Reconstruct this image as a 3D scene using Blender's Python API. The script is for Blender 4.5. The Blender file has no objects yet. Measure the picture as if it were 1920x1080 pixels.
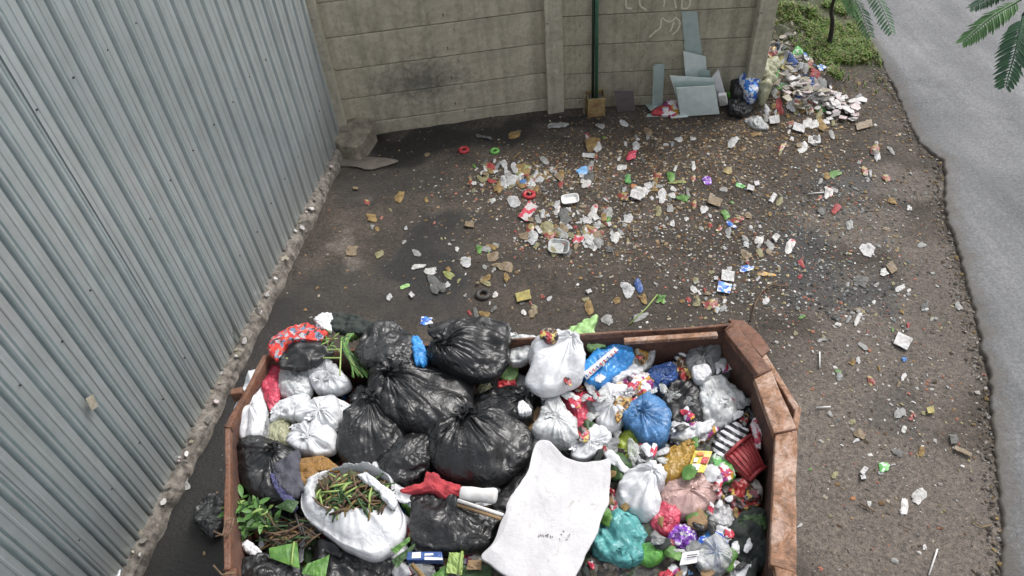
import bpy, math, random
import numpy as np
from mathutils import Matrix, Vector

sc = bpy.context.scene
rnd = random.Random(7)
nrg = np.random.default_rng(7)
PI = math.pi

# ------------------------------------------------------------------ camera
FPX, CAMH = 1400.0, 5.0                       # focal length in pixels of the 1920 frame, height of the pole camera
def camera_axes(xv, yv):
    d = np.array([xv - 960, -(yv - 540), -FPX], float); d /= np.linalg.norm(d)
    up = -d; fw = np.array([0, 0, -1.0]); y = fw - up * fw.dot(up); y /= np.linalg.norm(y)
    return np.stack([np.cross(y, up), y, up])
RC = camera_axes(1090, 1920)
cd = bpy.data.cameras.new('camera'); cam = bpy.data.objects.new('camera', cd)
sc.collection.objects.link(cam); sc.camera = cam
cd.sensor_width = 36; cd.lens = FPX / 1920 * 36; cd.clip_start = 0.05; cd.clip_end = 2000
cam.matrix_world = Matrix(((*RC[0], 0), (*RC[1], 0), (*RC[2], CAMH), (0, 0, 0, 1)))

# ------------------------------------------------------------------ sky, sun, exposure
SUN_EL, SUN_AZ = math.radians(52), math.radians(54)      # azimuth clockwise from +y
world = bpy.data.worlds.new('World'); sc.world = world; world.use_nodes = True
wn = world.node_tree.nodes; wl = world.node_tree.links
bgn = wn['Background']; sky = wn.new('ShaderNodeTexSky'); sky.sky_type = 'NISHITA'; sky.sun_disc = False
sky.sun_elevation = SUN_EL; sky.sun_rotation = SUN_AZ; sky.air_density = 1.0; sky.dust_density = 4.0; sky.ozone_density = 1.0
hs = wn.new('ShaderNodeHueSaturation'); hs.inputs['Saturation'].default_value = 0.28
wl.new(sky.outputs[0], hs.inputs['Color']); wl.new(hs.outputs[0], bgn.inputs['Color'])
bgn.inputs['Strength'].default_value = 0.145
sd = bpy.data.lights.new('sun', 'SUN'); sun = bpy.data.objects.new('sun', sd); sc.collection.objects.link(sun)
sd.energy = 1.1; sd.angle = math.radians(12); sd.color = (1, 0.97, 0.93)
sv = Vector((math.sin(SUN_AZ) * math.cos(SUN_EL), math.cos(SUN_AZ) * math.cos(SUN_EL), math.sin(SUN_EL)))
sun.rotation_euler = sv.to_track_quat('Z', 'Y').to_euler()
sc.view_settings.view_transform = 'Standard'; sc.view_settings.look = 'None'
sc.view_settings.gamma = 1; sc.view_settings.use_curve_mapping = False
sc.view_settings.exposure = 0.72

# ------------------------------------------------------------------ helpers: pixels to places
def ray(px, py):
    return RC @ np.array([px - 960, -(py - 540), -FPX], float)
def G(px, py, z=0.0):                          # the point of a pixel on the level z (ground by default)
    w = ray(px, py); t = (z - CAMH) / w[2]
    return np.array([w[0] * t, w[1] * t, z])
def onplane(px, py, p0, n):                    # the point of a pixel on a standing plane
    w = ray(px, py); o = np.array([0, 0, CAMH]); t = np.dot(np.asarray(p0) - o, n) / np.dot(w, n)
    return o + w * t

# ------------------------------------------------------------------ helpers: noise
def _hash(ix, iy, iz, s):
    n = (ix.astype(np.int64) * 374761393 + iy.astype(np.int64) * 668265263 + iz.astype(np.int64) * 1274126177 + s * 982451653) & 0x7fffffff
    n = ((n ^ (n >> 13)) * 1274126177) & 0x7fffffff
    n = (n ^ (n >> 16)) & 0xffff
    return n / 32767.5 - 1.0
def vn(P, s=0):                                # value noise, -1..1
    P = np.asarray(P, float); i = np.floor(P); f = P - i; u = f * f * (3 - 2 * f); o = 0
    for dx in (0, 1):
        wx = u[..., 0] if dx else 1 - u[..., 0]
        for dy in (0, 1):
            wy = u[..., 1] if dy else 1 - u[..., 1]
            for dz in (0, 1):
                wz = u[..., 2] if dz else 1 - u[..., 2]
                o = o + wx * wy * wz * _hash(i[..., 0] + dx, i[..., 1] + dy, i[..., 2] + dz, s)
    return o
def fbm(P, s=0, n=3):
    return sum(vn(P * 2 ** k, s + k) * 0.5 ** k for k in range(n))
def crumple(P, f, s):                          # warped triangle waves: flat facets with sharp creases
    r = np.random.default_rng(s); w = P + (0.45 / f) * np.stack([vn(P * f * 0.55 + 7, s), vn(P * f * 0.55 + 31, s + 1), vn(P * f * 0.55 + 53, s + 2)], -1)
    o = 0
    for k in range(5):
        d = r.normal(size=3); d /= np.linalg.norm(d)
        o = o + (np.abs((w @ d * f * r.uniform(0.7, 1.5) + r.uniform(0, 2)) % 2 - 1) * 2 - 1)
    return o / 5

# ------------------------------------------------------------------ helpers: objects
WLOC = {}
def tag(o, label=None, cat=None, group=None, kind=None):
    if label: o['label'] = label
    if cat: o['category'] = cat
    if group: o['group'] = group
    if kind: o['kind'] = kind
    return o
def place(o, loc, parent):
    loc = np.asarray(loc, float); WLOC[o.name] = loc
    if parent is not None:
        o.parent = parent; loc = loc - WLOC[parent.name]
    o.location = loc.tolist()
def empty(name, loc, label, cat, group=None):
    o = bpy.data.objects.new(name, None); sc.collection.objects.link(o); place(o, loc, None)
    o.empty_display_size = 0.1
    return tag(o, label, cat, group)
def mobj(name, V, F, mat, parent=None, smooth=False, loc=None, label=None, cat=None, group=None, kind=None, col=None):
    V = np.asarray(V, float).reshape(-1, 3)
    if loc is None: loc = np.array([(V[:, 0].min() + V[:, 0].max()) / 2, (V[:, 1].min() + V[:, 1].max()) / 2, V[:, 2].min()])
    me = bpy.data.meshes.new(name); me.from_pydata((V - loc).tolist(), [], F if isinstance(F, list) else F.tolist())
    if smooth: me.polygons.foreach_set('use_smooth', [True] * len(me.polygons))
    for m in (mat if isinstance(mat, (list, tuple)) else [mat]): me.materials.append(m)
    if col is not None:
        a = me.color_attributes.new('Col', 'FLOAT_COLOR', 'POINT')
        a.data.foreach_set('color', np.concatenate([col, np.ones((len(col), 1))], 1).astype(np.float32).ravel())
    me.update()
    o = bpy.data.objects.new(name, me); sc.collection.objects.link(o); place(o, loc, parent)
    return tag(o, label, cat, group, kind)
class MB:                                      # collects boxes, tubes, prisms into one part
    def __init__(s): s.V = []; s.F = []
    def add(s, V, F):
        n = len(s.V); s.V += [tuple(map(float, v)) for v in V]; s.F += [tuple(int(i) + n for i in f) for f in F]; return s
    def prism(s, poly, dirv):                  # polygon of 3D points pushed along dirv
        poly = [np.asarray(p, float) for p in poly]; n = len(poly); d = np.asarray(dirv, float)
        V = poly + [p + d for p in poly]
        F = [tuple(range(n))[::-1], tuple(range(n, 2 * n))] + [(i, (i + 1) % n, n + (i + 1) % n, n + i) for i in range(n)]
        return s.add(V, F)
    def beam(s, a, b, w, h, up=(0, 0, 1)):     # box along a-b, w across, h along up
        a = np.asarray(a, float); b = np.asarray(b, float); t = (b - a) / np.linalg.norm(b - a); up = np.asarray(up, float)
        sd_ = np.cross(t, up); sd_ /= np.linalg.norm(sd_); u = np.cross(sd_, t)
        q = [a + sd_ * w / 2 * i + u * h / 2 * j for i, j in ((-1, -1), (1, -1), (1, 1), (-1, 1))]
        return s.prism(q, b - a)
    def tube(s, pts, rad, n=6):
        pts = [np.asarray(p, float) for p in pts]; m = len(pts); rad = rad if hasattr(rad, '__len__') else [rad] * m
        V = []; ref = np.array([0.31, 0.2, 0.93])
        for k, p in enumerate(pts):
            t = pts[min(k + 1, m - 1)] - pts[max(k - 1, 0)]; t = t / (np.linalg.norm(t) + 1e-9)
            a = np.cross(t, ref); a /= np.linalg.norm(a) + 1e-9; b = np.cross(t, a)
            V += [p + rad[k] * (math.cos(2 * PI * j / n) * a + math.sin(2 * PI * j / n) * b) for j in range(n)]
        F = [(k * n + j, k * n + (j + 1) % n, (k + 1) * n + (j + 1) % n, (k + 1) * n + j) for k in range(m - 1) for j in range(n)]
        F += [tuple(range(n))[::-1], tuple(range((m - 1) * n, m * n))]
        return s.add(V, F)
    def build(s, name, mat, parent=None, **k): return mobj(name, s.V, s.F, mat, parent, **k)
def bevel(o, w=0.006, seg=2):
    m = o.modifiers.new('bevel', 'BEVEL'); m.width = w; m.segments = seg; m.limit_method = 'ANGLE'; return o
def smooth_line(pts, n, closed=False):         # Catmull-Rom
    P = np.asarray(pts, float); m = len(P)
    if closed: Q = np.vstack([P[-1], P, P[0], P[1]]); segs = m
    else: Q = np.vstack([2 * P[0] - P[1], P, 2 * P[-1] - P[-2]]); segs = m - 1
    t = np.linspace(0, segs, n, endpoint=not closed); t = np.minimum(t, segs - 1e-6); i = t.astype(int); f = (t - i)[:, None]
    a, b, c, d = Q[i], Q[i + 1], Q[i + 2], Q[i + 3]
    return 0.5 * (2 * b + (c - a) * f + (2 * a - 5 * b + 4 * c - d) * f ** 2 + (3 * b - a - 3 * c + d) * f ** 3)

# ------------------------------------------------------------------ helpers: materials
def newmat(name):
    m = bpy.data.materials.new(name); m.use_nodes = True; nt = m.node_tree
    return m, nt.nodes, nt.links, nt.nodes['Principled BSDF']
def nd(N, kind, **k):
    n = N.new(kind)
    for a, v in k.items():
        if a in n.inputs: n.inputs[a].default_value = v
        else: setattr(n, a, v)
    return n
def ramp(N, stops, interp='LINEAR'):
    r = N.new('ShaderNodeValToRGB'); r.color_ramp.interpolation = interp; e = r.color_ramp.elements
    while len(e) > 1: e.remove(e[-1])
    for k, (p, c) in enumerate(stops):
        q = e[0] if k == 0 else e.new(p); q.position = p; q.color = (*c, 1) if len(c) == 3 else c
    return r
def mixc(N, L, fac, a, b, mode='MIX'):
    m = N.new('ShaderNodeMix'); m.data_type = 'RGBA'; m.blend_type = mode
    for sck, v in ((m.inputs[0], fac), (m.inputs[6], a), (m.inputs[7], b)):
        if isinstance(v, (int, float)): sck.default_value = v
        elif isinstance(v, tuple): sck.default_value = (*v, 1) if len(v) == 3 else v
        else: L.new(v, sck)
    return m.outputs[2]
def objco(N): return N.new('ShaderNodeTexCoord').outputs['Object']
def noise_node(N, L, co, scale, detail=4, rough=0.55, dist=0.0):
    n = nd(N, 'ShaderNodeTexNoise', Scale=scale, Detail=detail, Roughness=rough, Distortion=dist); L.new(co, n.inputs['Vector']); return n.outputs['Fac']
def bump_to(N, L, bs, h, strength, dist=0.01, prev=None):
    b = nd(N, 'ShaderNodeBump', Strength=strength, Distance=dist); L.new(h, b.inputs['Height'])
    if prev is not None: L.new(prev, b.inputs['Normal'])
    L.new(b.outputs[0], bs.inputs['Normal']); return b.outputs[0]
def film(name, col, rough=0.3, clear=0.0, bump=0.5, scale=38, var=0.25, dirt=0.12, spec=0.5):
    """thin plastic: creased bump, slight dirt, optionally see-through"""
    m, N, L, bs = newmat(name); co = objco(N)
    n1 = noise_node(N, L, co, 9, 3); r1 = ramp(N, [(0.3, tuple(c * (1 - var) for c in col)), (0.7, tuple(min(1, c * (1 + var * 0.4)) for c in col))]); L.new(n1, r1.inputs[0])
    n2 = noise_node(N, L, co, 26, 5, 0.6); r2 = ramp(N, [(0.5, (0, 0, 0)), (0.7, (min(1, dirt * 5),) * 3)]); L.new(n2, r2.inputs[0])
    c = mixc(N, L, r2.outputs[0], r1.outputs[0], tuple(0.35 * x + 0.03 for x in col)); L.new(c, bs.inputs['Base Color'])
    bs.inputs['Roughness'].default_value = rough; bs.inputs['Specular IOR Level'].default_value = spec
    v = nd(N, 'ShaderNodeTexVoronoi', feature='DISTANCE_TO_EDGE', Scale=scale); wco = nd(N, 'ShaderNodeVectorMath', operation='ADD')
    nn = nd(N, 'ShaderNodeTexNoise', Scale=scale * 0.35, Detail=2); L.new(co, nn.inputs['Vector'])
    sc_ = nd(N, 'ShaderNodeVectorMath', operation='SCALE'); sc_.inputs['Scale'].default_value = 0.12; L.new(nn.outputs['Color'], sc_.inputs[0])
    L.new(co, wco.inputs[0]); L.new(sc_.outputs[0], wco.inputs[1]); L.new(wco.outputs[0], v.inputs['Vector'])
    nm_ = noise_node(N, L, co, 7, 2); rm_ = ramp(N, [(0.38, (0.1, 0.1, 0.1)), (0.62, (1, 1, 1))]); L.new(nm_, rm_.inputs[0]); mv = nd(N, 'ShaderNodeMath', operation='MULTIPLY'); L.new(v.outputs['Distance'], mv.inputs[0]); L.new(rm_.outputs[0], mv.inputs[1])
    b1 = bump_to(N, L, bs, mv.outputs[0], bump * 1.2, 0.02)
    n3 = noise_node(N, L, wco.outputs[0], scale * 1.6, 3, 0.5, 1.5); bump_to(N, L, bs, n3, bump * 0.6, 0.006, b1)
    if clear > 0:
        tr = N.new('ShaderNodeBsdfTransparent'); tr.inputs[0].default_value = (*[0.55 + 0.45 * c_ for c_ in col], 1)
        mx = N.new('ShaderNodeMixShader'); mx.inputs[0].default_value = clear
        L.new(bs.outputs[0], mx.inputs[1]); L.new(tr.outputs[0], mx.inputs[2]); L.new(mx.outputs[0], N['Material Output'].inputs[0])
    return m
def matte(name, c1, c2=None, scale=6, rough=0.8, bump=0.3, bscale=40, metal=0.0, detail=6, lo=0.35, hi=0.65, stain=None, stain_at=0.6):
    m, N, L, bs = newmat(name); co = objco(N); c2 = c2 or tuple(x * 0.7 for x in c1)
    n1 = noise_node(N, L, co, scale, detail, 0.62); r = ramp(N, [(lo, c2), (hi, c1)]); L.new(n1, r.inputs[0]); out = r.outputs[0]
    if stain:
        n2 = noise_node(N, L, co, scale * 2.3, 6, 0.7, 0.8); r2 = ramp(N, [(stain_at, (0, 0, 0)), (stain_at + 0.1, (1, 1, 1))]); L.new(n2, r2.inputs[0]); out = mixc(N, L, r2.outputs[0], out, stain)
    L.new(out, bs.inputs['Base Color']); bs.inputs['Roughness'].default_value = rough; bs.inputs['Metallic'].default_value = metal
    if bump: bump_to(N, L, bs, noise_node(N, L, co, bscale, 6, 0.65), bump, 0.01)
    return m
def printed(name, cols, scale=30, rough=0.3, clear=0.0, bump=0.4):
    """printed wrapper: irregular patches of flat colour"""
    m, N, L, bs = newmat(name); co = objco(N)
    nn = nd(N, 'ShaderNodeTexNoise', Scale=scale * 0.6, Detail=4); L.new(co, nn.inputs['Vector'])
    sv_ = nd(N, 'ShaderNodeVectorMath', operation='SCALE'); sv_.inputs['Scale'].default_value = 3.2 / scale; L.new(nn.outputs['Color'], sv_.inputs[0])
    ad = nd(N, 'ShaderNodeVectorMath', operation='ADD'); L.new(co, ad.inputs[0]); L.new(sv_.outputs[0], ad.inputs[1])
    v = nd(N, 'ShaderNodeTexVoronoi', Scale=scale); L.new(ad.outputs[0], v.inputs['Vector'])
    sx = N.new('ShaderNodeSeparateColor'); L.new(v.outputs['Color'], sx.inputs[0])
    n = len(cols); r = ramp(N, [(k / n, c) for k, c in enumerate(cols)], 'CONSTANT'); L.new(sx.outputs[0], r.inputs[0]); L.new(r.outputs[0], bs.inputs['Base Color'])
    bs.inputs['Roughness'].default_value = rough
    bump_to(N, L, bs, noise_node(N, L, co, scale * 1.5, 4, 0.6, 1.0), bump, 0.01)
    if clear:
        tr = N.new('ShaderNodeBsdfTransparent'); mx = N.new('ShaderNodeMixShader'); mx.inputs[0].default_value = clear
        L.new(bs.outputs[0], mx.inputs[1]); L.new(tr.outputs[0], mx.inputs[2]); L.new(mx.outputs[0], N['Material Output'].inputs[0])
    return m
def attrmat(name, rough=0.8, spec=0.3):
    m, N, L, bs = newmat(name); a = N.new('ShaderNodeAttribute'); a.attribute_name = 'Col'; L.new(a.outputs['Color'], bs.inputs['Base Color'])
    bs.inputs['Roughness'].default_value = rough; bs.inputs['Specular IOR Level'].default_value = spec; return m

# ================================================================== SETTING
# metal fence line (on top of the kerb) and road edge, in plan
FA, FB = G(607, 306, 0.12), G(215, 1070, 0.12)
FD = (FA - FB); FLEN = np.linalg.norm(FD); FD = FD / FLEN; FN = np.array([FD[1], -FD[0], 0.0])    # FN points into the yard
EDGE_PX = [(1592, 0), (1618, 60), (1652, 120), (1692, 200), (1722, 268), (1768, 305), (1774, 400), (1800, 480), (1830, 600), (1855, 720), (1868, 850), (1876, 960), (1880, 1080)]
edge = np.array([G(*p) for p in EDGE_PX])
edge = np.vstack([edge[0] + np.array([[5.0, 40, 0], [1.2, 6, 0], [0.4, 1.6, 0]]), edge, edge[-1] + np.array([[-0.25, -1, 0], [-1.2, -5, 0], [-4, -30, 0]])])
def edge_x(y):
    o = np.argsort(edge[:, 1]); return np.interp(y, edge[o, 1], edge[o, 0])
HEAP = [(G(1440, 150)[:2], 0.55, 0.16), (G(1500, 165)[:2], 0.55, 0.1), (G(1560, 195)[:2], 0.4, 0.04), (G(1400, 190)[:2], 0.4, 0.10), (G(1430, 60)[:2], 0.9, 0.25)]
def gz(x, y):                                  # ground height
    x = np.asarray(x, float); y = np.asarray(y, float); P = np.stack([x, y, np.zeros_like(x)], -1)
    z = 0.012 * fbm(P * 1.3, 11, 3) + 0.006 * fbm(P * 6, 15, 2)
    for c, r, h in HEAP: z = z + h * np.exp(-((x - c[0]) ** 2 + (y - c[1]) ** 2) / r ** 2) * (1 + 0.35 * vn(P * 5, 3))
    m = np.clip((x - edge_x(y) + 0.02) / 0.1, 0, 1); z = z * (1 - m) - 0.045 * m
    return z
def GP(px, py, lift=0.0):                      # pixel to ground, on the uneven surface
    p = G(px, py); h = float(gz(p[0], p[1])); p = G(px, py, h); p[2] = h + lift; return p
def blob(X, Y, items, warp=0.25, s=41):
    P = np.stack([X, Y, 0 * X], -1); wx = X + warp * fbm(P * 1.7, s, 4); wy = Y + warp * fbm(P * 1.7 + 9, s + 5, 4); o = np.zeros_like(X)
    for (px, py, rx, ry, st) in items:
        c = G(px, py); d = ((wx - c[0]) / rx) ** 2 + ((wy - c[1]) / ry) ** 2; o = np.maximum(o, st * np.clip(1.6 * (1 - d), 0, 1))
    return o
# one ground sheet: fine in the yard, coarse out to the horizon
xs = np.concatenate([-np.geomspace(400, 5, 14), np.arange(-4.2, 6.6, 0.04), np.geomspace(7, 400, 14)])
ys = np.concatenate([-np.geomspace(400, 0.6, 14), np.arange(0.2, 12.6, 0.04), np.geomspace(13, 400, 14)])
X, Y = np.meshgrid(xs, ys); Z = gz(X, Y)
wet = blob(X, Y, [(760, 262, 1.0, 0.42, 1), (900, 245, 1.0, 0.3, 0.9), (1060, 225, 0.7, 0.2, 0.8), (785, 480, 0.42, 0.6, 1), (830, 425, 0.55, 0.35, 0.9), (740, 330, 0.6, 0.4, 0.45),
                  (520, 620, 0.5, 0.9, 0.85), (400, 850, 0.5, 1.0, 1), (350, 1040, 0.5, 0.9, 1), (600, 570, 0.7, 0.5, 0.5), (1500, 470, 0.3, 0.5, 0.85), (1575, 545, 0.42, 0.28, 0.8), (1575, 350, 0.5, 0.22, 0.7), (1180, 350, 0.4, 0.25, 0.4), (1680, 780, 0.3, 0.4, 0.4), (760, 560, 0.6, 0.35, 0.5)])
dust = blob(X, Y, [(1640, 900, 1.1, 1.5, 1), (1650, 650, 0.8, 1.0, 0.8), (1600, 430, 0.7, 0.35, 0.7), (1680, 330, 0.5, 0.4, 0.7), (650, 480, 0.16, 0.16, 0.8), (640, 390, 0.2, 0.12, 0.5), (690, 300, 0.5, 0.09, 0.9), (1560, 560, 0.5, 0.4, 0.4), (1750, 560, 0.35, 1.0, 0.7), (1830, 900, 0.2, 1.4, 0.6)], 0.3, 77)
moss = blob(X, Y, [(1540, 30, 0.75, 1.4, 1), (1585, 95, 0.35, 0.6, 0.8), (1490, 0, 0.6, 1.2, 0.8), (1640, 0, 0.5, 2.5, 0.7)], 0.35, 99)
moss[Y > 10.2] = np.maximum(moss[Y > 10.2], 0.8)
nx, ny = len(xs), len(ys); I = np.arange(nx * ny).reshape(ny, nx)
F = np.stack([I[:-1, :-1], I[:-1, 1:], I[1:, 1:], I[1:, :-1]], -1).reshape(-1, 4)
m, N, L, bs = newmat('dirt'); co = objco(N)
at = N.new('ShaderNodeAttribute'); at.attribute_name = 'Col'; sp = N.new('ShaderNodeSeparateColor'); L.new(at.outputs['Color'], sp.inputs[0])
na = noise_node(N, L, co, 2.2, 6, 0.65); nb = noise_node(N, L, co, 28, 8, 0.75); ncn = noise_node(N, L, co, 110, 4, 0.7)
r1 = ramp(N, [(0.3, (0.036, 0.029, 0.0235)), (0.5, (0.066, 0.0535, 0.043)), (0.7, (0.104, 0.085, 0.068))]); L.new(na, r1.inputs[0])
r2 = ramp(N, [(0.33, (0.45, 0.44, 0.43)), (0.5, (1, 1, 1)), (0.68, (1.6, 1.57, 1.5))]); L.new(nb, r2.inputs[0])
dusty = mixc(N, L, sp.outputs[1], r1.outputs[0], (0.155, 0.132, 0.112))
green = mixc(N, L, sp.outputs[2], dusty, (0.05, 0.06, 0.022))
gr = mixc(N, L, 1.0, green, r2.outputs[0], 'MULTIPLY')
r3 = ramp(N, [(0.4, (0.55, 0.55, 0.55)), (0.6, (1.25, 1.25, 1.25))]); L.new(ncn, r3.inputs[0]); gr = mixc(N, L, 0.8, gr, r3.outputs[0], 'MULTIPLY')
wm = nd(N, 'ShaderNodeMath', operation='MULTIPLY'); wm.inputs[1].default_value = 0.95; L.new(sp.outputs[0], wm.inputs[0])
L.new(mixc(N, L, wm.outputs[0], gr, (0.009, 0.0088, 0.0088)), bs.inputs['Base Color'])
rr = nd(N, 'ShaderNodeMapRange'); rr.inputs['To Min'].default_value = 0.88; rr.inputs['To Max'].default_value = 0.42; L.new(sp.outputs[0], rr.inputs[0]); L.new(rr.outputs[0], bs.inputs['Roughness'])
bb = bump_to(N, L, bs, nb, 0.7, 0.03); bump_to(N, L, bs, ncn, 0.5, 0.01, bb); M_DIRT = m
mobj('ground', np.stack([X, Y, Z], -1), F, M_DIRT, smooth=True, loc=np.zeros(3), kind='structure', col=np.stack([wet, dust, moss], -1).reshape(-1, 3))

# road: broken asphalt edge, 3 cm above the yard
m, N, L, bs = newmat('asphalt'); co = objco(N)
mp = nd(N, 'ShaderNodeMapping'); mp.inputs['Rotation'].default_value = (0, 0, math.radians(14)); mp.inputs['Scale'].default_value = (1.0, 0.07, 1); L.new(co, mp.inputs[0])
st = noise_node(N, L, mp.outputs[0], 3.4, 6, 0.6, 0.4); bl = noise_node(N, L, co, 0.9, 5, 0.6); fi = noise_node(N, L, co, 120, 4, 0.8)
ra = ramp(N, [(0.3, (0.088, 0.091, 0.095)), (0.5, (0.118, 0.121, 0.126)), (0.7, (0.16, 0.163, 0.168))]); L.new(st, ra.inputs[0])
rb = ramp(N, [(0.35, (0.92, 0.92, 0.915)), (0.65, (1.05, 1.05, 1.055))]); L.new(bl, rb.inputs[0]); rf = ramp(N, [(0.35, (0.6, 0.6, 0.6)), (0.5, (1, 1, 1)), (0.66, (1.35, 1.35, 1.35))]); L.new(fi, rf.inputs[0])
L.new(mixc(N, L, 0.9, mixc(N, L, 1.0, ra.outputs[0], rb.outputs[0], 'MULTIPLY'), rf.outputs[0], 'MULTIPLY'), bs.inputs['Base Color'])
rg = nd(N, 'ShaderNodeMapRange'); rg.inputs['From Min'].default_value = 0.35; rg.inputs['From Max'].default_value = 0.65; rg.inputs['To Min'].default_value = 0.78; rg.inputs['To Max'].default_value = 0.58; L.new(bl, rg.inputs[0]); L.new(rg.outputs[0], bs.inputs['Roughness'])
vc = nd(N, 'ShaderNodeTexVoronoi', feature='DISTANCE_TO_EDGE', Scale=0.8); cw_ = nd(N, 'ShaderNodeTexNoise', Scale=3.0, Detail=5.0); L.new(co, cw_.inputs['Vector']); ca_ = nd(N, 'ShaderNodeVectorMath', operation='MULTIPLY_ADD'); L.new(cw_.outputs['Color'], ca_.inputs[0]); ca_.inputs[1].default_value = (0.5, 0.5, 0.5); L.new(co, ca_.inputs[2]); L.new(ca_.outputs[0], vc.inputs['Vector'])
rk = ramp(N, [(0.0, (0.45, 0.45, 0.45)), (0.006, (0.5, 0.5, 0.5)), (0.014, (1, 1, 1))]); L.new(vc.outputs['Distance'], rk.inputs[0]); ol_ = bs.inputs['Base Color'].links[0].from_socket
g2 = noise_node(N, L, co, 38, 5, 0.8); rg2 = ramp(N, [(0.36, (0.62, 0.62, 0.61)), (0.5, (1, 1, 1)), (0.64, (1.45, 1.45, 1.45))]); L.new(g2, rg2.inputs[0]); crk = mixc(N, L, 0.3, (1, 1, 1), rk.outputs[0])
L.new(mixc(N, L, 0.8, mixc(N, L, 1.0, ol_, crk, 'MULTIPLY'), rg2.outputs[0], 'MULTIPLY'), bs.inputs['Base Color']); ol2 = bs.inputs['Base Color'].links[0].from_socket; ra2 = N.new('ShaderNodeAttribute'); ra2.attribute_name = 'Col'; dn_ = noise_node(N, L, co, 6, 6, 0.75); dm = nd(N, 'ShaderNodeMath', operation='MULTIPLY'); L.new(ra2.outputs['Fac'], dm.inputs[0]); L.new(dn_, dm.inputs[1]); rd2 = ramp(N, [(0.2, (0, 0, 0)), (0.45, (0.9, 0.9, 0.9))]); L.new(dm.outputs[0], rd2.inputs[0]); L.new(mixc(N, L, rd2.outputs[0], ol2, (0.1, 0.085, 0.068)), bs.inputs['Base Color'])
b_ = bump_to(N, L, bs, fi, 0.6, 0.008); bump_to(N, L, bs, g2, 0.3, 0.01, b_); M_ROAD = m
o = np.argsort(-edge[:, 1]); yy = np.concatenate([np.linspace(45, 12, 20), np.linspace(11.9, 0.5, 420), np.linspace(0.4, -28, 20)])
ex = edge_x(yy); P = np.stack([0 * yy, yy, 0 * yy], -1); ex = ex + 0.012 * vn(P * 4, 5) + 0.016 * vn(P * 13, 6) + 0.012 * vn(P * 34, 8)
cols = [-0.004, 0.0, 0.02, 0.3, 1.0, 2.5, 4.5, 7.0, 7.02]; zc = [-0.06, 0.018, 0.03, 0.034, 0.04, 0.06, 0.06, 0.03, -0.06]
DC = [1, 1, 0.72, 0.12, 0.0, 0, 0, 0.2, 1]
V = np.stack([np.stack([ex + c * (1 + (0.25 * np.abs(yy - 5) / 40)), yy, np.full_like(yy, z)], -1) for c, z in zip(cols, zc)], 1)
I = np.arange(V.shape[0] * V.shape[1]).reshape(V.shape[:2]); F = np.stack([I[:-1, :-1], I[:-1, 1:], I[1:, 1:], I[1:, :-1]], -1).reshape(-1, 4)[:, ::-1]
mobj('road', V, F, M_ROAD, smooth=True, loc=np.zeros(3), kind='structure', col=np.repeat(np.tile(np.array(DC, float), len(yy))[:, None], 3, 1))

# ---------------------------------------------------------------- kerb under the metal fence
M_KERB = matte('kerb_concrete', (0.25, 0.225, 0.195), (0.075, 0.065, 0.055), 16, 0.9, 1.0, 55, stain=(0.42, 0.39, 0.35), stain_at=0.62)
ss = np.linspace(-2.4, FLEN + 0.25, 700); prof = [(-0.14, 0.125), (0.0, 0.13), (0.03, 0.125), (0.07, 0.12), (0.1, 0.112), (0.125, 0.09), (0.14, 0.05), (0.15, -0.04)]
V = np.stack([np.stack([FB + FD * s + FN * (u) + np.array([0, 0, z - 0.12]) for (u, z) in prof]) for s in ss])
nzv = (0.012 * fbm(V.reshape(-1, 3) * 9, 21, 4) + 0.016 * crumple(V.reshape(-1, 3), 9, 5)).reshape(V.shape[:2]); V[:, 2:, 2] += nzv[:, 2:]; V[:, 3:, :2] += (nzv[:, 3:, None] * 1.3) * FN[:2]
I = np.arange(V.shape[0] * V.shape[1]).reshape(V.shape[:2]); F = np.stack([I[:-1, :-1], I[:-1, 1:], I[1:, 1:], I[1:, :-1]], -1).reshape(-1, 4)
mobj('kerb', V, F, M_KERB, smooth=False, loc=FB * [1, 1, 0], kind='structure')

# ---------------------------------------------------------------- metal fence: one object per profiled sheet
m, N, L, bs = newmat('zinc_sheet'); co = objco(N)
mp = nd(N, 'ShaderNodeMapping'); mp.inputs['Scale'].default_value = (14, 14, 0.5); L.new(co, mp.inputs[0]); n1 = noise_node(N, L, mp.outputs[0], 1.0, 5, 0.6); n2 = noise_node(N, L, co, 5, 6, 0.7); n3 = noise_node(N, L, co, 70, 3, 0.7)
ra = ramp(N, [(0.3, (0.5, 0.56, 0.575)), (0.7, (0.64, 0.7, 0.715))]); L.new(n1, ra.inputs[0]); rb = ramp(N, [(0.35, (0.92, 0.92, 0.91)), (0.6, (1.02, 1.02, 1.02))]); L.new(n2, rb.inputs[0])
c = mixc(N, L, 1.0, ra.outputs[0], rb.outputs[0], 'MULTIPLY'); rc_ = ramp(N, [(0.72, (0, 0, 0)), (0.76, (0.7, 0.7, 0.7))]); L.new(n3, rc_.inputs[0])
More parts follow.
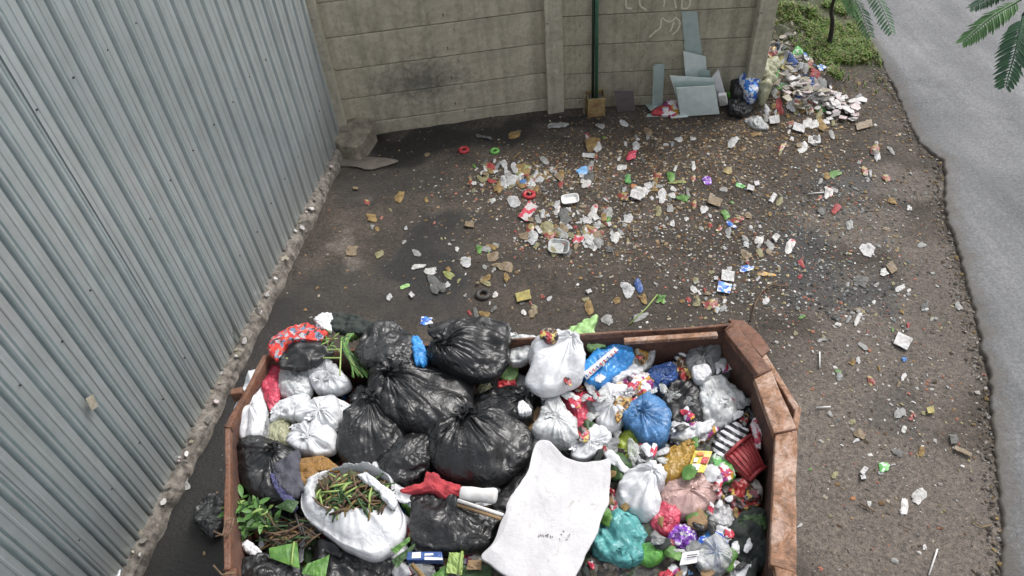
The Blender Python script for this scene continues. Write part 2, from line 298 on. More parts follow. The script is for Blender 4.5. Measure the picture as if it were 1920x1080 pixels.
# mud splashed on the lowest half metre
sx = N.new('ShaderNodeSeparateXYZ'); L.new(co, sx.inputs[0]); mr = nd(N, 'ShaderNodeMapRange'); mr.inputs['From Min'].default_value = 0.0; mr.inputs['From Max'].default_value = 0.7; mr.inputs['To Min'].default_value = 0.55; mr.inputs['To Max'].default_value = 0.0; L.new(sx.outputs[2], mr.inputs[0])
mm = nd(N, 'ShaderNodeMath', operation='MULTIPLY'); L.new(mr.outputs[0], mm.inputs[0]); L.new(n2, mm.inputs[1]); c = mixc(N, L, mm.outputs[0], c, (0.25, 0.23, 0.19)); c = mixc(N, L, rc_.outputs[0], c, (0.12, 0.12, 0.11))
L.new(c, bs.inputs['Base Color']); bs.inputs['Metallic'].default_value = 0.65; bs.inputs['Roughness'].default_value = 0.32
M_ZINC = m
PITCH = 0.19; pr = [(0, 0.036), (0.03, 0.036), (0.036, 0.041), (0.05, 0.041), (0.056, 0.036), (0.094, 0.036), (0.098, 0.008), (0.112, 0.008), (0.118, 0.036), (0.124, 0.052), (0.141, 0.052), (0.147, 0.036), (0.151, 0.008), (0.166, 0.008), (0.171, 0.036)]
fence = empty('metal_fence', FB + FD * FLEN / 2, 'tall ribbed zinc sheet fence standing on the rough kerb', 'fence')
FH = 4.25; s0 = -2.35; k = 0
M_SCREW = matte('screw', (0.05, 0.05, 0.05), rough=0.5, bump=0)
while s0 < FLEN + 0.35:
    prof = [(s0 + j * PITCH + a, b) for j in range(4) for a, b in pr] + [(s0 + 4 * PITCH + 0.02, 0.036)]
    zz = np.linspace(0.118 - 0.12, FH, 9); off = 0.003 if k % 2 else 0.0; jz = rnd.uniform(-0.01, 0.006); lean = rnd.uniform(-0.008, 0.008)
    V = np.stack([np.stack([FB + FD * s + FN * (0.012 + d + off + lean * z / FH + 0.006 * math.sin(z * 2.1 + s * 3)) + np.array([0, 0, z + (jz if q == 0 else 0)]) for s, d in prof]) for q, z in enumerate(zz)])
    I = np.arange(V.shape[0] * V.shape[1]).reshape(V.shape[:2]); F = np.stack([I[:-1, :-1], I[:-1, 1:], I[1:, 1:], I[1:, :-1]], -1).reshape(-1, 4)
    sh = mobj('sheet', V, F, M_ZINC, fence)
    for hz in (0.55, 1.65, 2.75):                 # screws at the rails behind
        for j in (0, 2):
            if rnd.random() < 0.8:
                p = FB + FD * (s0 + j * PITCH + 0.02 + rnd.uniform(-.005, .005)) + FN * (0.048 + off) + np.array([0, 0, hz + rnd.uniform(-0.04, 0.04)])
                MB().tube([p, p + FN * 0.008], 0.007, 6).build('screw', M_SCREW, sh)
    s0 += 4 * PITCH; k += 1

# ---------------------------------------------------------------- precast concrete wall: columns and boards
def concrete(name, base, dark, patch=None):
    m, N, L, bs = newmat(name); co = objco(N); n1 = noise_node(N, L, co, 2.3, 7, 0.7); n2 = noise_node(N, L, co, 17, 6, 0.7, 0.5); n3 = noise_node(N, L, co, 60, 4, 0.7)
    mp = nd(N, 'ShaderNodeMapping'); mp.inputs['Scale'].default_value = (9, 9, 1.1); L.new(co, mp.inputs[0]); n4 = noise_node(N, L, mp.outputs[0], 1.0, 5, 0.7)
    ra = ramp(N, [(0.3, dark), (0.6, base)]); L.new(n1, ra.inputs[0]); rb = ramp(N, [(0.35, (0.8, 0.79, 0.77)), (0.6, (1.06, 1.06, 1.06))]); L.new(n2, rb.inputs[0])
    c = mixc(N, L, 1.0, ra.outputs[0], rb.outputs[0], 'MULTIPLY'); rd = ramp(N, [(0.35, (0.7, 0.72, 0.7)), (0.55, (1.05, 1.05, 1.05))]); L.new(n4, rd.inputs[0]); c = mixc(N, L, 0.8, c, rd.outputs[0], 'MULTIPLY')
    rs = ramp(N, [(0.66, (0, 0, 0)), (0.72, (0.85, 0.85, 0.85))]); L.new(n2, rs.inputs[0]); c = mixc(N, L, rs.outputs[0], c, (0.035, 0.033, 0.026))
    if patch:                                     # a smear of spilled grey-black soot on the wall
        ge = N.new('ShaderNodeNewGeometry'); d = nd(N, 'ShaderNodeVectorMath', operation='DISTANCE'); ms = nd(N, 'ShaderNodeVectorMath', operation='MULTIPLY'); ms.inputs[1].default_value = (1, 0.2, 1.9); L.new(ge.outputs['Position'], ms.inputs[0]); L.new(ms.outputs[0], d.inputs[0])
        d.inputs[1].default_value = (patch[0], patch[1] * 0.2, patch[2] * 1.9); a = nd(N, 'ShaderNodeMath', operation='ADD'); L.new(d.outputs['Value'], a.inputs[0]); sn = nd(N, 'ShaderNodeMath', operation='MULTIPLY_ADD'); sn.inputs[1].default_value = 0.9; sn.inputs[2].default_value = -0.45; L.new(n2, sn.inputs[0]); L.new(sn.outputs[0], a.inputs[1])
        rp = ramp(N, [(0.1, (0.6, 0.6, 0.6)), (0.62, (0, 0, 0))]); L.new(a.outputs[0], rp.inputs[0]); c = mixc(N, L, rp.outputs[0], c, (0.045, 0.05, 0.055))
    vp = nd(N, 'ShaderNodeTexVoronoi', Scale=11.0); mq = nd(N, 'ShaderNodeMapping'); mq.inputs['Scale'].default_value = (1, 1, 0.45); L.new(co, mq.inputs[0]); L.new(mq.outputs[0], vp.inputs['Vector'])
    ap = nd(N, 'ShaderNodeMath', operation='MULTIPLY_ADD'); L.new(n2, ap.inputs[0]); ap.inputs[1].default_value = 0.55; L.new(vp.outputs['Distance'], ap.inputs[2]); rq = ramp(N, [(0.3, (0.9, 0.9, 0.9)), (0.34, (0, 0, 0))]); L.new(ap.outputs[0], rq.inputs[0]); c = mixc(N, L, rq.outputs[0], c, (0.03, 0.027, 0.02))
    L.new(c, bs.inputs['Base Color']); bs.inputs['Roughness'].default_value = 0.9; b1 = bump_to(N, L, bs, n2, 0.35, 0.02); bump_to(N, L, bs, n3, 0.3, 0.006, b1); return m
WP = [np.array(p) for p in ((-1.86, 7.78, 0), (0.735, 7.98, 0), (3.05, 7.76, 0))]
w0 = onplane(790, 150, WP[0], np.array([0.08, -1, 0]))
M_CON = concrete('wall_concrete', (0.48, 0.43, 0.335), (0.32, 0.284, 0.218), tuple(w0)); M_CON2 = concrete('wall_concrete_green', (0.42, 0.385, 0.29), (0.265, 0.246, 0.183)); M_COL = concrete('column_concrete', (0.5, 0.46, 0.36), (0.32, 0.295, 0.23))
cw = empty('concrete_wall', (WP[1] + [0, 0.05, 0]), 'precast concrete board wall with columns, stained brown and green', 'wall'); cw['kind'] = 'thing'
LV = [[-0.15, 0.165, 0.505, 0.875, 1.265, 1.66, 2.05], [-0.15, 0.13, 0.465, 0.825, 1.175, 1.56, 1.95]]
for b in range(2):
    a, e = WP[b], WP[b + 1]; t = (e - a) / np.linalg.norm(e - a); n = np.array([t[1], -t[0], 0])
    for q in range(len(LV[b]) - 1):
        z0, z1 = LV[b][q] + 0.004, LV[b][q + 1] - 0.004; pj = n * rnd.uniform(-0.006, 0.006)
        up = np.array([0, 0, (z0 + z1) / 2]); o = MB().beam(a + t * 0.07 + up + pj + n * 0.0, e - t * 0.07 + up + pj, 0.06, z1 - z0).build('board', M_CON if b == 0 else M_CON2, cw); bevel(o, 0.008)
for p in WP:
    o = MB().beam(p + [0, -0.03, -0.2], p + [0, -0.03, 2.12], 0.17, 0.2, (1, 0, 0)).build('column', M_COL, cw); bevel(o, 0.012)
# chalk graffiti, traced strokes lying on the boards
M_CHALK = matte('chalk', (0.78, 0.74, 0.6), (0.55, 0.52, 0.41), 60, 0.95, 0.2)
def wall_pt(px, py, lift=0.036):
    a, e = (WP[1], WP[2]); t = (e - a) / np.linalg.norm(e - a); n = np.array([t[1], -t[0], 0]); return onplane(px, py, a + n * lift, n), n
def c3(x, y): return 1000 + x * 0.2407, y * 0.2407
def stroke(pts, w):
    mb = MB(); q = smooth_line([c3(*p) for p in pts], 14)
    for i in range(len(q) - 1):
        a, n = wall_pt(*q[i]); b_, _ = wall_pt(*q[i + 1]); t = b_ - a
        if np.linalg.norm(t) < 1e-5: continue
        s_ = np.cross(t / np.linalg.norm(t), n) * w * rnd.uniform(0.4, 0.6); e_ = t * 0.12
        mb.prism([a - s_ - e_, b_ - s_ + e_, b_ + s_ + e_, a + s_ - e_], n * 0.003)
    return mb
for pts in ([(725, -70), (722, 10), (728, 58), (765, 66)], [(862, -40), (830, -5), (835, 45), (880, 75)], [(1010, -40), (1022, 10), (1015, 50)], [(1085, -60), (1100, 0), (1112, 60)], [(1165, -60), (1160, 10), (1158, 62), (1205, 60), (1222, 10), (1215, -50)],
            [(905, 288), (950, 245), (990, 215), (1000, 140), (1040, 165), (1075, 165), (1110, 135)], [(1095, 170), (1080, 215), (1065, 245)], [(1110, 135), (1140, 170), (1128, 225), (1085, 270)]):
    stroke(pts, 0.017).build('graffiti_stroke', M_CHALK, cw)

# ================================================================== SKIP CONTAINER
def worn(name, paint, rust, dark, scrape):
    m, N, L, bs = newmat(name); co = objco(N); n1 = noise_node(N, L, co, 5, 8, 0.72, 0.6); n2 = noise_node(N, L, co, 21, 6, 0.75, 1.0); n3 = noise_node(N, L, co, 90, 4, 0.7)
    r1 = ramp(N, [(0.36, dark), (0.46, rust), (0.56, paint), (0.72, tuple(min(1, x * 1.25) for x in paint))]); L.new(n1, r1.inputs[0]); r2 = ramp(N, [(0.4, (0.5, 0.48, 0.46)), (0.55, (1.1, 1.1, 1.1))]); L.new(n2, r2.inputs[0]); c = mixc(N, L, 0.85, r1.outputs[0], r2.outputs[0], 'MULTIPLY')
    r3 = ramp(N, [(0.66, (0, 0, 0)), (0.7, (0.9, 0.9, 0.9))]); L.new(n2, r3.inputs[0]); c = mixc(N, L, r3.outputs[0], c, scrape); L.new(c, bs.inputs['Base Color']); bs.inputs['Roughness'].default_value = 0.72
    b1 = bump_to(N, L, bs, n2, 0.4, 0.01); bump_to(N, L, bs, n3, 0.35, 0.004, b1); return m
M_RUST = matte('rusty_plate', (0.13, 0.062, 0.042), (0.05, 0.028, 0.022), 7, 0.75, 0.5, 60, stain=(0.2, 0.09, 0.05), stain_at=0.62)
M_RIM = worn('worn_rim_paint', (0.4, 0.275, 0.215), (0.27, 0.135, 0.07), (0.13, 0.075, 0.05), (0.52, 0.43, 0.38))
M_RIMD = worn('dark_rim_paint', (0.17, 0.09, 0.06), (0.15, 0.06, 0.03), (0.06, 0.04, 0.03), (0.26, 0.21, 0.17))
RZ = 1.3
CP = [G(494, 664, RZ), G(421, 800, RZ), G(419, 1070, RZ), np.array([-1.42, 0.75, RZ]), np.array([1.12, 0.75, RZ]), G(1494, 1075, RZ), G(1494, 805, RZ), G(1447, 692, RZ), G(1376, 606, RZ)]
CC = sum(CP) / len(CP)
skip = empty('skip_container', CC * [1, 1, 0], 'rusty brown steel skip container heaped with rubbish bags', 'skip')
def inward(p, d):
    v = (CC - p) * [1, 1, 0]; return p + v / np.linalg.norm(v) * d
RW = [0.034, 0.034, 0.06, 0.08, 0.1, 0.12, 0.125, 0.09, 0.032]          # flange width of each rim piece
for i in range(9):
    a, b = CP[i], CP[(i + 1) % 9]; t = (b - a) / np.linalg.norm(b - a); n = np.array([-t[1], t[0], 0])
    if np.dot(n, CC - a) < 0: n = -n
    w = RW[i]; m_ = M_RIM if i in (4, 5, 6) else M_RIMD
    mi = inward(a, w * 1.08); mj = inward(b, w * 1.08)
    nn_ = 12; rows = []                       # rail with small dents, cut square at the joints
    for j in range(nn_ + 1):
        u = j / nn_; pa, pm = a * (1 - u) + b * u, mi * (1 - u) + mj * u; dz = 0.006 * vn(np.array([pa[0] * 7, pa[1] * 7, i * 3.0]), 4); dn = 0.006 * vn(np.array([pa[0] * 5, pa[1] * 5, i * 3.0 + 9]), 5)
        rows.append([pa + [0, 0, dz] - n * dn, pm + [0, 0, dz * 0.6], pm + [0, 0, -0.055], pa + [0, 0, -0.055] - n * dn])
    V = np.array(rows).reshape(-1, 3); F = [(4 * j + q, 4 * j + (q + 1) % 4, 4 * j + 4 + (q + 1) % 4, 4 * j + 4 + q) for j in range(nn_) for q in range(4)] + [(3, 2, 1, 0), tuple(4 * nn_ + q for q in range(4))]
    o = mobj('rim_rail', V, F, m_, skip); bevel(o, 0.007)
    if i in (0, 1, 5, 6, 7): MB().tube([b + [0, 0, 0.003], b * 0.5 + mj * 0.5 + [0, 0, 0.005], mj + [0, 0, 0.003]], 0.007, 6).build('weld_seam', M_RIMD, skip, smooth=True)
    q0, q1 = inward(a, w * 0.7), inward(b, w * 0.7)
    lo0, lo1 = inward(a, w * 0.7 + 0.1) * [1, 1, 0] + [0, 0, 0.14], inward(b, w * 0.7 + 0.1) * [1, 1, 0] + [0, 0, 0.14]
    MB().prism([q0 - [0, 0, 0.052], q1 - [0, 0, 0.052], lo1, lo0], n * 0.012).build('side_plate', M_RUST, skip)
MB().prism([inward(p, 0.12) * [1, 1, 0] + [0, 0, 0.14] for p in CP], (0, 0, 0.02)).build('floor_plate', M_RUST, skip)
for x in (-0.9, 0.7): MB().beam((x, 0.95, 0.07), (x, 3.0, 0.07), 0.12, 0.14).build('skid', M_RUST, skip)
# stepped strengthening bar outside the right corner and lugs
a, b = G(1425, 668, 1.22), G(1492, 776, 1.22); o = MB().beam(a, b, 0.04, 0.1).build('side_bar', M_RIM, skip); bevel(o, 0.008)
a, b = G(1494, 772, 1.22), G(1487, 815, 1.22); o = MB().beam(a, b, 0.035, 0.1).build('side_bar', M_RIM, skip); bevel(o, 0.008)
o = MB().prism([G(1365, 598, 1.285), G(1395, 600, 1.285), G(1425, 626, 1.285), G(1445, 655, 1.285), G(1428, 668, 1.285)], (0, 0, -0.03)).build('corner_lug', M_RIMD, skip); bevel(o, 0.006)
o = MB().beam(G(436, 742, 1.28), G(458, 738, 1.28), 0.05, 0.09).build('side_lug', M_RIMD, skip); bevel(o, 0.008)
o = MB().beam(G(1170, 640, 1.305), G(1345, 628, 1.305), 0.04, 0.03).build('lip_bar', M_RIM, skip); bevel(o, 0.006)
def inside(x, y, pad=0.06):
    r = True
    for i in range(9):
        a, b = CP[i], CP[(i + 1) % 9]; t = (b - a) / np.linalg.norm(b - a); n = np.array([-t[1], t[0]])
        if np.dot(n, (CC - a)[:2]) < 0: n = -n
        r = r & ((x - a[0]) * n[0] + (y - a[1]) * n[1] > pad + RW[i])
    return r
def heap_z(x, y):                              # surface of the mixed rubbish under the bags
    return 1.02 + 0.06 * np.sin(1.2 * (x + 0.3)) - 0.12 * np.clip((x - 0.6) / 0.8, 0, 1) - 0.14 * np.clip((y - 2.75) / 0.4, 0, 1) + 0.04 * fbm(np.stack([x, y, 0 * x], -1) * 5, 8, 3)
gx, gy = np.meshgrid(np.arange(-1.8, 1.6, 0.025), np.arange(0.85, 3.3, 0.025)); gzv = heap_z(gx, gy) + 0.03 * crumple(np.stack([gx, gy, 0 * gx], -1).reshape(-1, 3), 14, 3).reshape(gx.shape)
ok = inside(gx, gy, 0.05); I = np.arange(gx.size).reshape(gx.shape); q = ok[:-1, :-1] & ok[:-1, 1:] & ok[1:, 1:] & ok[1:, :-1]
F = np.stack([I[:-1, :-1], I[:-1, 1:], I[1:, 1:], I[1:, :-1]], -1)[q]
M_HEAP = printed('mixed_refuse', [(0.02, 0.02, 0.02), (0.035, 0.03, 0.025), (0.05, 0.04, 0.03), (0.015, 0.015, 0.017), (0.09, 0.08, 0.06), (0.03, 0.05, 0.02), (0.02, 0.02, 0.025), (0.14, 0.13, 0.12)], 34, 0.6)
used = np.unique(F); remap = -np.ones(gx.size, int); remap[used] = np.arange(len(used))
mobj('refuse_heap', np.stack([gx, gy, gzv], -1).reshape(-1, 3)[used], remap[F], M_HEAP, label='dark mixed refuse packed between the bags in the skip', cat='refuse', kind='stuff')

# ================================================================== BAG AND FILM BUILDERS
def blobmesh(poly, z, h, knot=None, depth=None, style='tied', amp=1.0, NA=96, NT=24, NB=6, seed=0, jag=0.0):
    """closed soft body whose outline on level z is the traced polygon; returns verts, faces"""
    W = np.array([G(px, py, z) for px, py in poly]); ar = np.sum(W[:, 0] * np.roll(W[:, 1], -1) - np.roll(W[:, 0], -1) * W[:, 1])
    if ar < 0: W = W[::-1]
    B = smooth_line(W, NA, True); cen = W.mean(0) if knot is None else G(knot[0], knot[1], z)
    size = math.sqrt(abs(ar) / 2); th = np.arctan2(B[:, 1] - cen[1], B[:, 0] - cen[0])
    ring = np.stack([np.cos(th), np.sin(th), 0 * th], -1)
    jr = 1 + 0.035 * fbm(ring * 3 + seed, seed, 3) + jag * vn(ring * 9 + seed, seed + 4) + jag * 0.7 * np.abs(vn(ring * 22, seed + 5))
    depth = depth if depth is not None else max(0.06, h * 0.7)
    c0 = W.mean(0); rows = []; rr = []
    s = np.linspace(0.03, 1, NT)
    for q in s:
        r = math.sin(q * PI / 2) ** 0.85; zz = h * max(0, math.cos(q * PI / 2)) ** ({'film': 1.0, 'flat': 0.12, 'tied': 0.75}.get(style, 0.62))
        rows.append(cen + (B - cen) * (r * jr[:, None]) + np.array([0, 0, zz])); rr.append(np.full(NA, r))
    for q in np.linspace(0, 1, NB + 1)[1:]:
        r = 1 - 0.22 * q * q; rows.append(cen + (B - cen) * (r * jr[:, None]) + np.array([0, 0, -depth * q])); rr.append(np.full(NA, r + 0.0))
    P = np.stack(rows); Rr = np.stack(rr); TH = np.broadcast_to(th, Rr.shape)
    d1 = np.gradient(P, axis=0); d2 = np.roll(P, -1, 1) - np.roll(P, 1, 1); n = np.cross(d1, d2); n /= np.linalg.norm(n, axis=-1, keepdims=True) + 1e-9
    if n[NT // 2, :, 2].mean() < 0: n = -n
    Q = P.reshape(-1, 3); sh = P.shape[:2]; f0 = 1.0 / max(size, 0.05)
    env = np.clip(Rr * 5, 0, 1) * np.where(np.arange(sh[0])[:, None] < NT, np.clip((1.03 - Rr) * 6, 0.25, 1), 0.3)
    if style == 'tied':
        k1 = np.stack([np.cos(TH) * 3.2, np.sin(TH) * 3.2, Rr * 1.1 + seed], -1); k2 = np.stack([np.cos(TH) * 8.5, np.sin(TH) * 8.5, Rr * 2.2 + seed], -1)
        rad = (1 - 2 * np.abs(vn(k1, seed))) * 0.6 + (1 - 2 * np.abs(vn(k2, seed + 1))) * 0.55
        k3 = np.stack([np.cos(TH) * 17, np.sin(TH) * 17, Rr * 3.5 + seed], -1); rad = rad + 0.35 * (1 - 2 * np.abs(vn(k3, seed + 2)))
        disp = size * 0.062 * rad * np.clip(1.3 - Rr, 0.3, 1) + size * 0.075 * crumple(Q, 3.0 * f0, seed).reshape(sh) + size * 0.05 * crumple(Q, 7.5 * f0, seed + 9).reshape(sh) + size * 0.02 * crumple(Q, 16 * f0, seed + 19).reshape(sh) + size * 0.08 * fbm(Q * 2.2 * f0, seed, 2).reshape(sh)
    elif style == 'taut':
        k1 = np.stack([np.cos(TH) * 2.6, np.sin(TH) * 2.6, Rr * 0.9 + seed], -1)
        k2 = np.stack([np.cos(TH) * 7, np.sin(TH) * 7, Rr * 1.6 + seed], -1); disp = size * 0.06 * (1 - 2 * np.abs(vn(k1, seed))) + size * 0.03 * (1 - 2 * np.abs(vn(k2, seed + 1))) + size * 0.1 * fbm(Q * 2.6 * f0, seed, 2).reshape(sh) + size * 0.03 * crumple(Q, 5 * f0, seed).reshape(sh)
    elif style == 'film':
        disp = size * 0.11 * crumple(Q, 2.6 * f0, seed).reshape(sh) + size * 0.07 * crumple(Q, 6 * f0, seed + 3).reshape(sh) + size * 0.06 * fbm(Q * 3 * f0, seed, 2).reshape(sh)
    elif style == 'flat':
        disp = size * 0.03 * crumple(Q, 1.6 * f0, seed).reshape(sh) + size * 0.028 * crumple(Q, 4.2 * f0, seed + 2).reshape(sh) + size * 0.03 * fbm(Q * 1.6 * f0, seed, 2).reshape(sh)
    elif style == 'rock':
        disp = size * 0.13 * crumple(Q, 1.6 * f0, seed).reshape(sh) + size * 0.06 * crumple(Q, 4.5 * f0, seed + 2).reshape(sh)
    elif style == 'hard':
        disp = size * 0.004 * fbm(Q * 3 * f0, seed, 2).reshape(sh)
    else:                                         # 'crumple'
        disp = size * 0.1 * crumple(Q, 2.6 * f0, seed).reshape(sh) + size * 0.085 * crumple(Q, 6 * f0, seed + 3).reshape(sh) + size * 0.035 * crumple(Q, 13 * f0, seed + 5).reshape(sh) + size * 0.09 * fbm(Q * 2.2 * f0, seed, 2).reshape(sh)
    if style in ('tied', 'crumple', 'taut'): disp = disp * (0.45 + 0.75 * np.clip(0.5 + 0.9 * vn(Q * 2.4 * f0 + 5, seed + 21).reshape(sh), 0, 1)) + size * 0.05 * vn(Q * 1.5 * f0, seed + 23).reshape(sh)
    P = P + n * (disp * env * amp)[..., None]
    nr = sh[0]; I = np.arange(nr * NA).reshape(nr, NA); J = np.roll(I, -1, 1)
    F = np.stack([I[:-1], I[1:], J[1:], J[:-1]], -1).reshape(-1, 4).tolist() + [tuple(I[0].tolist()), tuple(I[-1][::-1].tolist())]
    return P.reshape(-1, 3), F, cen, size
def quadmesh(c, nx=14, ny=14, th=0.004, amp=0.01, seed=0, bow=0.0):
    """crumpled sheet over four 3D corners, with thickness"""
    c = [np.asarray(p, float) for p in c]; u = np.linspace(0, 1, nx)[None, :, None]; v = np.linspace(0, 1, ny)[:, None, None]
    P = c[0] * (1 - u) * (1 - v) + c[1] * u * (1 - v) + c[2] * u * v + c[3] * (1 - u) * v
    n = np.cross(c[1] - c[0], c[3] - c[0]); n /= np.linalg.norm(n); n = n if n[2] >= 0 else -n
    size = np.linalg.norm(c[2] - c[0]); Q = P.reshape(-1, 3)
    d = amp * (crumple(Q, 5 / size, seed) + 0.6 * crumple(Q, 11 / size, seed + 2)).reshape(ny, nx) + bow * (np.sin(PI * u[..., 0]) * np.sin(PI * v[..., 0]))
    P = P + n * d[..., None]; T = P; Bm = P - n * th; I = np.arange(nx * ny).reshape(ny, nx); K = nx * ny
    F = np.stack([I[:-1, :-1], I[:-1, 1:], I[1:, 1:], I[1:, :-1]], -1).reshape(-1, 4).tolist(); F += [[i + K for i in f[::-1]] for f in F]
    rim = list(I[0, :-1]) + list(I[:-1, -1]) + list(I[-1, :0:-1]) + list(I[:0:-1, 0])
    F += [[int(rim[k]), int(rim[k - 1]), int(rim[k - 1]) + K, int(rim[k]) + K] for k in range(len(rim))]
    return np.concatenate([T.reshape(-1, 3), Bm.reshape(-1, 3)]), F
def tuft(p, size, mat, parent, seed, name='knot', lean=(0.2, 0.2)):
    """twisted neck of a tied bag, fanning out"""
    r = np.random.default_rng(seed); NA, V = 20, []
    for k, (zz, rad) in enumerate(((-0.3, 0.55), (0.1, 0.3), (0.3, 0.22), (0.55, 0.42), (0.85, 0.75), (1.0, 0.95))):
        a = np.linspace(0, 2 * PI, NA, endpoint=False) + k * 0.25; w = rad * (1 + 0.35 * np.sin(a * 4 + r.uniform(0, 6)) * (k / 5) + 0.2 * r.uniform(-1, 1, NA))
        V.append(np.stack([p[0] + size * (w * np.cos(a) * 0.8 + lean[0] * zz), p[1] + size * (w * np.sin(a) * 0.6 + lean[1] * zz), p[2] + size * (zz * 0.7 + 0.12 * r.uniform(-1, 1, NA) * (k > 2))], -1))
    V = np.concatenate(V); I = np.arange(6 * NA).reshape(6, NA); J = np.roll(I, -1, 1)
    return mobj(name, V, np.stack([I[:-1], J[:-1], J[1:], I[1:]], -1).reshape(-1, 4), mat, parent, smooth=True)

